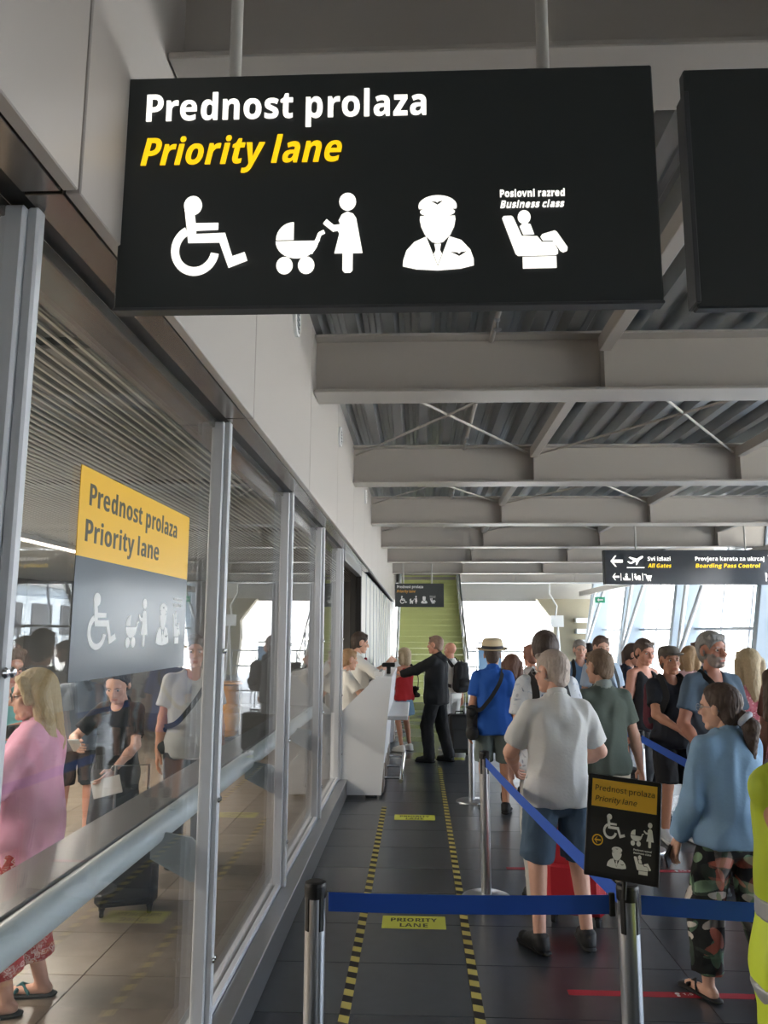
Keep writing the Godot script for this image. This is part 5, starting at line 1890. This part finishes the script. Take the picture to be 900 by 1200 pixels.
func spot(px: float, top: float, d: float) -> Array:
	var p := at(px, top, d)
	return [Vector3(p.x, 0, -d), p.y]


func hold(s: Dictionary, i: int, called: String, label: String, category: String, size: Vector3, off: Vector3, rot: Vector3, m: Material) -> Node3D:
	var rt: Transform3D = s.root.transform
	var t := thing(called, label, category, rt * (s.wr[i] + (s.wr[i] - s.el[i]).normalized() * 0.09 + off), s.root.rotation.y)
	box(t, "sheet" if category == "paper" else "case", size, Vector3.ZERO, m, 0.003, rot)
	if category == "phone":
		box(t, "screen", size * Vector3(0.9, 0.92, 0.4), Vector3(0, 0, -size.z * 0.35), M.black_gloss, 0.001, rot)
	return t


func shoulder_bag(s: Dictionary, label: String, m: Material, side: float, size: Vector3, cross: bool, height := 0.95) -> void:
	var k: float = s.height / 1.75
	var w: float = s.get("wide", 1.0)
	var t := thing("shoulder_bag", label, "bag", s.pos, s.get("turn", 0.0))
	var c := Vector3((0.155 * w + size.x * 0.5) * side, height * k, 0.06)
	var o := empty_part(t, "bag", m)
	job(o, [cap(c + Vector3(0, -size.y * 0.35, -size.z * 0.3), c + Vector3(0, -size.y * 0.35, size.z * 0.3), size.x * 0.55), cap(c + Vector3(0, size.y * 0.35, -size.z * 0.25), c + Vector3(0, size.y * 0.35, size.z * 0.25), size.x * 0.4), cap(c + Vector3(0, -size.y * 0.35, 0), c + Vector3(0, size.y * 0.4, 0), size.x * 0.5)], 0.014, 0.04, {"folds": 0.004})
	box(t, "flap", Vector3(size.x * 0.9, 0.012, size.z * 0.7), c + Vector3(0, size.y * 0.52, 0), m, 0.004)
	var sd := -side if cross else side
	var b := 0.165 * w * k
	var front := [c + Vector3(0, size.y * 0.45, -0.08), Vector3(0.13 * side * w, 1.08 * k, -b), Vector3(0.0, 1.25 * k, -b - 0.03), Vector3(0.09 * sd * w, 1.39 * k, -0.12 * w), Vector3(0.1 * sd * w, 1.475 * k, 0.015)]
	var rear := [Vector3(0.1 * sd * w, 1.475 * k, 0.015), Vector3(0.075 * sd * w, 1.36 * k, b + 0.0), Vector3(0.0, 1.22 * k, b + 0.012), Vector3(0.13 * side * w, 1.06 * k, b + 0.005), c + Vector3(0, size.y * 0.45, 0.08)]
	if not cross:
		front = [c + Vector3(0, size.y * 0.45, -0.06), Vector3(0.19 * side * w, 1.25 * k, -0.1), Vector3(0.15 * side * w, 1.475 * k, 0.015)]
		rear = [Vector3(0.15 * side * w, 1.475 * k, 0.015), Vector3(0.19 * side * w, 1.25 * k, 0.13), c + Vector3(0, size.y * 0.45, 0.06)]
	strap(t, front, 0.04, M.rubber, "strap", Vector3(0, 1.2 * k, 0))
	strap(t, rear, 0.04, M.rubber, "strap", Vector3(0, 1.2 * k, 0))


func build_people() -> void:
	var fair := hexc("d3a48c")
	var tan_skin := hexc("b98468")
	var red_skin := hexc("c98f78")
	var black := cloth(hexc("18191c"))
	var navy := cloth(hexc("1f2838"))
	var white := cloth(hexc("dcdcd8"))
	var jean := cloth(hexc("44586c"))
	var light_sole := mat(hexc("d9d9d6"), 0.6)
	var hip_hands := [Vector3(-0.16, 1.06, -0.27), Vector3(0.16, 1.06, -0.27)]
	var flowers := print_cloth("white_print", hexc("d9d7d2"), [hexc("5d6475"), hexc("8a8f9c"), hexc("c9a9a0")], 120, 7.0, 2.2, "leaf")
	# --- the queue in the hall
	var a := spot(655, 763, 5.0)
	var polo := {"label": "bald man in light grey polo and jean shorts seen from behind", "pos": a[0] + Vector3(-0.03, 0, 0), "height": a[1], "turn": 0.12, "head": [0.6, -0.05], "wide": 1.07, "belly": 0.05, "skin": hexc("cf9f8a"), "hair": "crop", "hair_color": hexc("cbb8aa"), "top": "polo", "top_mat": cloth(hexc("c9c9c7")), "shirt_hem": 0.83, "bottom": "shorts", "hem": 0.98, "bottom_mat": jean, "hands": [Vector3(-0.2, 1.0, -0.26), Vector3(0.2, 1.02, -0.26)], "elbow": Vector3(0.8, -0.5, 0.6), "feet": [Vector3(-0.15, 0, 0.02), Vector3(0.15, 0, -0.02)], "toes": [0.35, 0.1], "cell": 0.013, "sleeve": 0.8}
	person(polo)
	glasses(polo, M.alu_dark)
	a = spot(704, 762, 6.1)
	var olive := {"label": "man in olive polo with white trimmed collar and cream trousers", "pos": a[0], "height": a[1], "turn": 0.15, "head": [0.4, -0.05], "wide": 1.02, "skin": fair, "hair": "crop", "hair_color": hexc("8a6f55"), "top": "polo", "top_mat": cloth(hexc("59635a")), "collar_mat": cloth(hexc("8d958f")), "bottom": "trousers", "bottom_mat": cloth(hexc("c7bda8")), "hands": [Vector3(-0.2, 1.3, -0.3), Vector3(0.29, 0.85, -0.03)], "cell": 0.014}
	person(olive)
	a = spot(577, 753, 8.5)
	var hat := {"label": "man in straw hat and bright blue polo with grey shorts", "pos": a[0], "height": a[1], "turn": -0.1, "skin": tan_skin, "hair": "crop", "hair_color": hexc("54433a"), "top": "polo", "top_mat": cloth(hexc("1d56ac")), "bottom": "shorts", "bottom_mat": cloth(hexc("66706c")), "cell": 0.016, "wide": 1.05, "shirt_hem": 0.8}
	person(hat)
	straw_hat(hat)
	shoulder_bag(hat, "black messenger bag slung across the blue polo", M.rubber, -1.0, Vector3(0.12, 0.3, 0.3), true, 0.92)
	a = spot(600, 768, 9.1)
	var navy_w := {"label": "woman with brown hair and navy shorts beside the straw hat man", "pos": a[0], "height": a[1], "turn": -0.2, "skin": tan_skin, "hair": "bob", "hair_color": hexc("6b4330"), "top": "tee", "top_mat": navy, "bottom": "shorts", "bottom_mat": navy, "cell": 0.018, "wide": 1.0, "bust": true}
	person(navy_w)
	shoulder_bag(navy_w, "black leather shoulder bag of the woman beside the straw hat man", M.rubber, -1.0, Vector3(0.13, 0.32, 0.3), false, 1.1)
	a = spot(619, 757, 9.0)
	person({"label": "red haired person in pale patterned shirt ahead in the queue", "pos": a[0] + Vector3(0.1, 0, -0.5), "height": a[1], "turn": 0.2, "skin": red_skin, "hair": "crop", "hair_color": hexc("a8705a"), "top": "tee", "top_mat": flowers, "bottom": "trousers", "bottom_mat": cloth(hexc("b6b2aa")), "cell": 0.018})
	a = spot(638, 740, 5.8)
	var tall := {"label": "tall dark haired man in pale printed shirt with black straps", "pos": a[0], "height": a[1], "turn": 0.1, "head": [-0.2, 0.0], "skin": fair, "hair": "short", "hair_color": hexc("4a3a31"), "top": "tee", "top_mat": print_cloth("blue_print", hexc("d3d8de"), [hexc("5d6b85"), hexc("9fb0c6"), hexc("c9cdd4")], 130, 7.0, 2.2, "leaf"), "bottom": "trousers", "bottom_mat": cloth(hexc("c3c1bb")), "cell": 0.015}
	person(tall)
	var worn := tall.duplicate()
	worn.turn = tall.turn + PI
	backpack(worn, "black backpack worn in front by the tall dark haired man", black)
	# --- at the desk
	var f := on_floor(512, 893)
	var jk := {"label": "shaven man in black hooded jacket handing over a passport", "pos": f, "height": at(512, 745, -f.z).y, "turn": 1.15, "skin": red_skin, "hair": "crop", "hair_color": hexc("9b7a66"), "top": "jacket", "top_mat": black, "bottom": "trousers", "bottom_mat": black, "flare": 1.1, "hands": [Vector3(-0.12, 1.2, -0.52), Vector3(0.26, 0.86, -0.08)], "cell": 0.017, "shirt_hem": 0.8, "wide": 1.05, "feet": [Vector3(-0.11, 0, -0.1), Vector3(0.11, 0, 0.12)]}
	person(jk)
	var hood := empty_part(jk.root, "hood", black)
	var nk: Vector3 = jk.U.call(Vector3(0, 1.45, 0.09))
	job(hood, [cap(nk + Vector3(-0.08, 0.0, -0.04), nk + Vector3(0, -0.03, 0.02), 0.05), cap(nk + Vector3(0.08, 0.0, -0.04), nk + Vector3(0, -0.03, 0.02), 0.05), cap(nk + Vector3(0, -0.03, 0.02), nk + Vector3(0, -0.12, 0.03), 0.055, 0.03)], 0.015, 0.04)
	for sd in [-0.035, 0.035]:
		tube(jk.root, "drawstring", [jk.U.call(Vector3(sd, 1.4, -0.13)), jk.U.call(Vector3(sd * 1.6, 1.2, -0.165)), jk.U.call(Vector3(sd * 1.6, 0.95, -0.17))], 0.006, M.white, 6)
	hold(jk, 0, "passport", "open passport held out by the man in black jacket", "paper", Vector3(0.1, 0.012, 0.13), Vector3(0, 0.02, 0), Vector3(0.2, 0.3, 0), cloth(hexc("8e9096")))
	f = on_floor(529, 880)
	var bp := {"label": "bald man in white shirt and grey shorts wearing a black backpack", "pos": f, "height": at(529, 753, -f.z).y, "turn": 0.7, "skin": red_skin, "hair": "bald", "top": "tee", "top_mat": white, "bottom": "shorts", "bottom_mat": cloth(hexc("b4b2ae")), "cell": 0.018, "shoe_mat": cloth(hexc("9fa9b5")), "sole_mat": light_sole}
	person(bp)
	backpack(bp, "black backpack on the bald man beside the desk", black)
	f = on_floor(474, 880)
	var red := {"label": "blonde woman in red sleeveless top and denim skirt at the desk", "pos": f, "height": at(474, 760, -f.z).y, "turn": 0.8, "skin": tan_skin, "hair": "bob", "hair_color": hexc("c3ab87"), "top": "tank", "top_mat": cloth(hexc("b3262e")), "shirt_hem": 0.86, "bottom": "skirt", "hem": 0.32, "bottom_mat": cloth(hexc("6f8fa8")), "hands": [Vector3(-0.12, 1.05, -0.4), Vector3(0.15, 1.05, -0.35)], "cell": 0.018, "wide": 0.95, "bust": true, "shoe_mat": white, "sole_mat": light_sole}
	person(red)
	shoulder_bag(red, "small black handbag at the waist of the woman in red", M.rubber, 1.0, Vector3(0.07, 0.14, 0.2), false, 1.0)
	var sp := at(430, 741, 10.75)
	var st := {"label": "standing desk clerk in white shirt with red tie", "pos": Vector3(-0.82, 0, -10.75), "height": sp.y, "turn": -1.35, "head": [0.1, -0.15], "skin": fair, "hair": "short", "hair_color": hexc("3b2d25"), "top": "long", "sleeve": 0.1, "top_mat": white, "bottom": "trousers", "bottom_mat": navy, "hands": [Vector3(-0.1, 1.34, -0.42), Vector3(0.14, 1.36, -0.4)], "cell": 0.016, "shirt_hem": 0.92}
	person(st)
	var tie := thing("necktie", "dark red necktie on the standing clerk's white shirt", "tie", st.pos, st.turn)
	put(tie, "blade", extrude_mesh([pts([-0.018, 0.0, 0.018, 0.0, 0.034, -0.34, 0.0, -0.39, -0.034, -0.34])], 0.006), cloth(hexc("9c2033")), Transform3D(Basis.from_euler(Vector3(-0.1, 0, 0)), Vector3(0, 1.40 * sp.y / 1.75, -0.128)))
	put(tie, "knot", sphere(0.022), cloth(hexc("9c2033")), Transform3D(Basis(), Vector3(0, 1.41 * sp.y / 1.75, -0.11)))
	sp = at(413, 762, 9.85)
	person({"label": "fair haired clerk in white shirt bent over the desk", "pos": Vector3(-0.88, 0, -9.85), "height": sp.y, "turn": -1.3, "head": [0.2, -0.1], "skin": fair, "hair": "short", "hair_color": hexc("b98f63"), "top": "tee", "top_mat": white, "bottom": "trousers", "bottom_mat": navy, "hands": [Vector3(-0.14, 1.2, -0.4), Vector3(0.14, 1.15, -0.38)], "cell": 0.017})
	# --- the queue facing the camera
	a = spot(832, 741, 6.2)
	var grey := {"label": "bearded grey haired man in slate blue tee with crossbody strap", "pos": a[0], "height": a[1], "turn": PI + 0.3, "head": [0.1, 0.02], "wide": 1.06, "belly": 0.03, "skin": hexc("bd836b"), "hair": "short", "hair_color": hexc("a09c97"), "beard": hexc("8d8883"), "top": "tee", "top_mat": cloth(hexc("5d7082")), "bottom": "shorts", "bottom_mat": cloth(hexc("2a2d33")), "hands": [Vector3(-0.3, 0.86, -0.05), Vector3(0.28, 0.95, -0.2)], "cell": 0.014, "neck": 0.09}
	person(grey)
	shoulder_bag(grey, "black crossbody bag worn by the bearded grey haired man", M.rubber, -1.0, Vector3(0.1, 0.2, 0.22), true, 0.95)
	f = on_floor(786, 985)
	a = spot(783, 758, -f.z)
	var capm := {"label": "man in grey cap and black tee holding white papers", "pos": a[0], "height": a[1], "turn": PI + 0.15, "wide": 1.05, "belly": 0.03, "skin": tan_skin, "hair": "crop", "hair_color": hexc("5a4a40"), "top": "tee", "top_mat": cloth(hexc("20242c")), "bottom": "shorts", "bottom_mat": black, "hands": [Vector3(-0.05, 1.05, -0.34), Vector3(0.1, 1.03, -0.33)], "elbow": Vector3(0.8, -0.5, 0.5), "cell": 0.015, "shoe_mat": cloth(hexc("c9ccd1")), "sole_mat": light_sole}
	person(capm)
	baseball_cap(capm, cloth(hexc("605a52")))
	backpack(capm, "dark red backpack on the man in the grey cap", cloth(hexc("5a2530")))
	hold(capm, 0, "boarding_pass", "folded white papers held by the man in the cap", "paper", Vector3(0.09, 0.19, 0.008), Vector3(0.0, 0.06, -0.02), Vector3(0.2, 0.3, 0.15), white)
	a = spot(752, 748, 8.4)
	person({"label": "short haired man in black tank top and dark trousers looking down", "pos": a[0], "height": a[1], "turn": PI + 0.55, "head": [-0.2, -0.2], "skin": red_skin, "hair": "crop", "hair_color": hexc("5b4636"), "top": "tank", "top_mat": cloth(hexc("1c1e22")), "bottom": "trousers", "bottom_mat": black, "cell": 0.016, "neck": 0.12})
	a = spot(877, 761, 7.0)
	var pinkd := {"label": "blonde woman in pink patterned blouse seen from behind", "pos": a[0], "height": a[1], "turn": -0.15, "skin": tan_skin, "hair": "long", "hair_color": hexc("cbb48a"), "top": "tee", "top_mat": print_cloth("pink_print", hexc("c4727f"), [hexc("e6c6c6"), hexc("b45467")], 260, 5.0, 3.0), "bottom": "trousers", "bottom_mat": cloth(hexc("c9c5bf")), "cell": 0.016, "wide": 1.1, "sleeve": 0.95}
	person(pinkd)
	shoulder_bag(pinkd, "pale grey bag with dark piping by the blonde woman in pink", cloth(hexc("b9bcc2")), 1.0, Vector3(0.2, 0.4, 0.4), false, 0.95)
	a = spot(846, 804, 4.35)
	var denim := {"label": "woman with brown ponytail in pale denim jacket and floral trousers", "pos": a[0], "height": a[1], "turn": 0.35, "head": [0.45, -0.05], "skin": fair, "hair": "ponytail", "hair_color": hexc("4d382c"), "top": "jacket", "top_mat": cloth(hexc("7f9fbb")), "bottom": "crop", "flare": 1.3, "crop_len": 0.86, "bottom_mat": print_cloth("floral", hexc("121416"), [hexc("8fae8c"), hexc("55705a"), hexc("b0604c"), hexc("3d4c40"), hexc("d8cfc4")], 44, 24.0, 1.7, "leaf"), "hands": [Vector3(-0.25, 0.84, -0.12), Vector3(0.24, 0.9, -0.2)], "cell": 0.0125, "bust": true, "shirt_hem": 0.86, "shoe": "sandal", "shoe_mat": M.rubber, "feet": [Vector3(-0.12, 0, -0.12), Vector3(0.1, 0, 0.15)], "folds": 0.009}
	person(denim)
	glasses(denim, M.alu_dark)
	var scr := sub(denim.root, "hair_tie")
	scr.transform = denim.hx
	var ring := []
	for j in 13:
		ring.append(Vector3(0.004 + cos(TAU * j / 12.0) * 0.03, -0.05 + cos(TAU * j / 12.0) * 0.006 + sin(TAU * j / 12.0) * 0.02, 0.128 + sin(TAU * j / 12.0) * 0.02))
	tube(scr, "scrunchie", ring, 0.017, cloth(hexc("b4bac2")), 10)
	hold(denim, 0, "phone", "black phone in the hand of the woman in the denim jacket", "phone", Vector3(0.075, 0.15, 0.012), Vector3(0.0, -0.02, -0.03), Vector3(0.3, 0.6, 0.9), M.black)
	# hi-vis vest at the right edge
	var hv := at(872, 1000, 2.5)
	var vest := {"label": "person in yellow hi-vis vest with grey reflective bands", "pos": Vector3(hv.x + 0.2, 0, -2.45), "height": 1.77, "turn": 0.25, "skin": hexc("c99278"), "hair": "long", "hair_color": hexc("5a4030"), "top": "vest", "top_mat": mat(hexc("c6d935"), 0.6), "shirt_hem": 0.66, "bottom": "trousers", "bottom_mat": navy, "under_mat": white, "hands": [Vector3(-0.14, 0.84, 0.3), Vector3(0.3, 0.9, -0.1)], "elbow": Vector3(0.5, -0.3, 0.6), "cell": 0.013, "folds": 0.006}
	person(vest)
	for h in [0.84, 1.06]:
		torso_band(vest, "reflective_band", h, 0.06, mat(hexc("9a9c9f"), 0.4, 0.2), 0.008)
	var br := thing("bracelet", "gold bracelet on the bare wrist beside the hi-vis vest", "bracelet", vest.root.transform * vest.wr[0])
	lathe(br, "band", [Vector2(0.031, -0.008), Vector2(0.034, -0.006), Vector2(0.034, 0.006), Vector2(0.031, 0.008)], mat(hexc("c9a66a"), 0.3, 1.0), Vector3.ZERO, 20)
	lathe(br, "clasp", [Vector2(0.033, -0.005), Vector2(0.036, 0.0), Vector2(0.033, 0.005)], M.chrome, Vector3.ZERO, 20)
	# --- farther back
	var far := [
		["grey haired person in blue denim shirt behind the olive polo man", 679, 751, 11.2, PI, "short", "9a938c", "tee", "5f7c9a", "shorts", "39404c", "d0a18b"],
		["dark haired person in black top with back turned in the queue", 690, 755, 12.0, 0.3, "short", "241d1a", "tee", "1d1f24", "trousers", "24262b", "b78469"],
		["young man with fringe in pale blue shirt facing the queue", 704, 746, 9.4, PI + 0.1, "short", "5a4233", "tee", "b3c4d6", "shorts", "3c4654", "d6a993"],
		["man in navy tee bending past the young man in pale blue", 724, 753, 10.2, PI + 1.3, "short", "4b382d", "tee", "20293a", "shorts", "5a5e66", "c08b73"],
		["woman with light brown hair beyond the man in black tank top", 738, 757, 11.6, PI - 0.4, "bob", "7a5c47", "tee", "3a3d45", "trousers", "505560", "c9977f"],
		["blond child by the window behind the bearded man", 808, 758, 9.4, -0.6, "bob", "b58f62", "tee", "d9b9bf", "shorts", "8b8f96", "d6a993"],
		["adult in pale pink shirt by the window behind the bearded man", 819, 752, 10.2, 0.5, "crop", "8b6a55", "tee", "d6bcc3", "trousers", "6d7078", "c9977f"],
		["person with dark brown hair next to the blonde woman in pink", 925, 752, 6.2, -0.4, "long", "4a3428", "tee", "8a5a48", "trousers", "3a3f48", "b98468"],
	]
	for e in far:
		var b := spot(e[1], e[2], e[3])
		var q := {"label": e[0], "pos": b[0], "height": b[1], "turn": e[4], "hair": e[5], "hair_color": hexc(e[6]), "top": e[7], "top_mat": cloth(hexc(e[8])), "bottom": e[9], "bottom_mat": cloth(hexc(e[10])), "skin": hexc(e[11]), "cell": 0.02}
		if e[1] == 724:
			q.lean = 0.25
		person(q)
		if e[1] in [679, 704]:
			backpack(q, "navy backpack of the young man in pale blue shirt" if e[1] == 704 else "dark backpack of the grey haired person in blue denim shirt", navy)
	# --- behind the glass
	f = on_floor(30, 1180)
	a = spot(47, 786, -f.z)
	var pink := {"label": "blonde woman in pink cardigan and red patterned trousers behind the glass", "pos": a[0], "height": a[1], "turn": PI / 2 + 0.25, "head": [0.3, -0.12], "wide": 1.08, "skin": hexc("cfa08a"), "hair": "long", "hair_color": hexc("c0a878"), "top": "cardigan", "top_mat": cloth(hexc("d99db8")), "under_mat": cloth(hexc("cfcfc9")), "shirt_hem": 0.58, "blend": 0.02, "elbow": Vector3(0.5, -0.3, 1.3), "folds": 0.011, "bottom": "crop", "flare": 1.3, "bottom_mat": print_cloth("red_print", hexc("a83434"), [hexc("e0cfc9"), hexc("d3bcb6"), hexc("8e2626")], 300, 10.0, 2.0, "diamond"), "hands": [Vector3(-0.16, 1.05, -0.36), Vector3(0.16, 1.03, -0.34)], "cell": 0.0135, "bust": true, "sleeve": 0.35, "shoe": "sandal", "shoe_mat": cloth(hexc("24585c")), "feet": [Vector3(-0.1, 0, -0.06), Vector3(0.1, 0, 0.06)]}
	person(pink)
	glasses(pink, M.black)
	a = spot(4, 752, 4.9)
	var teal := {"label": "person in turquoise shirt behind the woman in pink cardigan", "pos": a[0], "height": a[1], "turn": PI + 0.9, "head": [0.2, -0.3], "skin": hexc("c9937c"), "hair": "short", "hair_color": hexc("8b7a6b"), "top": "tee", "top_mat": cloth(hexc("7cc4c0")), "bottom": "shorts", "bottom_mat": cloth(hexc("50565e")), "hands": [Vector3(-0.12, 1.2, -0.34), Vector3(0.12, 1.22, -0.34)], "wide": 1.15, "belly": 0.04, "cell": 0.014}
	person(teal)
	glasses(teal, M.black)
	var cm := hold(teal, 1, "compact_camera", "small black camera held by the person in turquoise", "camera", Vector3(0.11, 0.07, 0.05), Vector3(0, 0.0, -0.03), Vector3.ZERO, M.black)
	put(cm, "lens", lathe_mesh([Vector2(0.03, 0.0), Vector2(0.03, 0.04), Vector2(0.024, 0.042), Vector2(0.022, 0.03), Vector2(0.0, 0.028)], 20), M.black_gloss, Transform3D(Basis.from_euler(Vector3(-PI / 2, 0, 0)), Vector3(0, 0, -0.025)))
	a = spot(142, 788, 5.85)
	var bl := {"label": "young woman in black dress reading her phone behind the glass", "pos": a[0], "height": a[1] + 0.05, "turn": PI - 0.15, "head": [0.15, -0.5], "skin": hexc("d3a48e"), "hair": "bun", "hair_color": hexc("2c211d"), "top": "dress", "top_mat": black, "shirt_hem": 0.5, "sway": 0.03, "bottom": "none", "bottom_mat": black, "hands": [Vector3(-0.14, 0.98, -0.28), Vector3(0.14, 1.16, -0.3)], "elbow": Vector3(0.9, -0.4, 0.4), "cell": 0.0145, "bust": true, "wide": 0.97, "sleeve": 0.75}
	person(bl)
	hold(bl, 1, "phone", "pale phone in the hand of the woman in black dress", "phone", Vector3(0.075, 0.15, 0.01), Vector3(0.0, 0.02, -0.03), Vector3(-0.9, 0.2, 0), M.white)
	hold(bl, 0, "boarding_pass", "white boarding pass held low by the woman in black dress", "paper", Vector3(0.21, 0.12, 0.004), Vector3(-0.03, -0.04, -0.02), Vector3(0.0, 0.1, -0.25), white)
	var wt := thing("smart_watch", "black smart watch on the wrist of the woman in black dress", "watch", bl.root.transform * bl.wr[0])
	var wd: Vector3 = (bl.root.transform.basis * (bl.wr[0] - bl.el[0])).normalized()
	wt.basis = Basis(wd.cross(Vector3.BACK).normalized(), wd, wd.cross(Vector3.BACK).normalized().cross(wd))
	lathe(wt, "strap", [Vector2(0.028, -0.012), Vector2(0.031, -0.012), Vector2(0.031, 0.012), Vector2(0.028, 0.012)], M.rubber, Vector3.ZERO, 18)
	box(wt, "face", Vector3(0.034, 0.038, 0.012), Vector3(0, 0, 0.032), M.black_gloss, 0.005)
	a = spot(220, 745, 6.6)
	var wtm := {"label": "man in pale printed tee with black bag strap behind the glass", "pos": a[0] + Vector3(0.06, 0, 0), "height": a[1], "turn": PI + 0.4, "skin": tan_skin, "hair": "short", "hair_color": hexc("5c4535"), "top": "tee", "top_mat": cloth(hexc("b9bcbc")), "bottom": "trousers", "bottom_mat": cloth(hexc("3a3d45")), "cell": 0.016, "wide": 1.1, "shirt_hem": 0.8}
	person(wtm)
	shoulder_bag(wtm, "black crossbody bag of the man in pale tee behind the glass", M.rubber, 1.0, Vector3(0.1, 0.2, 0.24), true, 0.95)
	f = on_floor(92, 985)
	a = spot(98, 765, -f.z)
	person({"label": "person in slate jacket and dark shorts behind the woman in black", "pos": a[0], "height": a[1], "turn": 0.3, "skin": red_skin, "hair": "short", "hair_color": hexc("4a3b31"), "top": "long", "top_mat": cloth(hexc("59636f")), "bottom": "shorts", "bottom_mat": cloth(hexc("23262c")), "cell": 0.018, "shoe_mat": cloth(hexc("6d7277")), "sole_mat": light_sole})
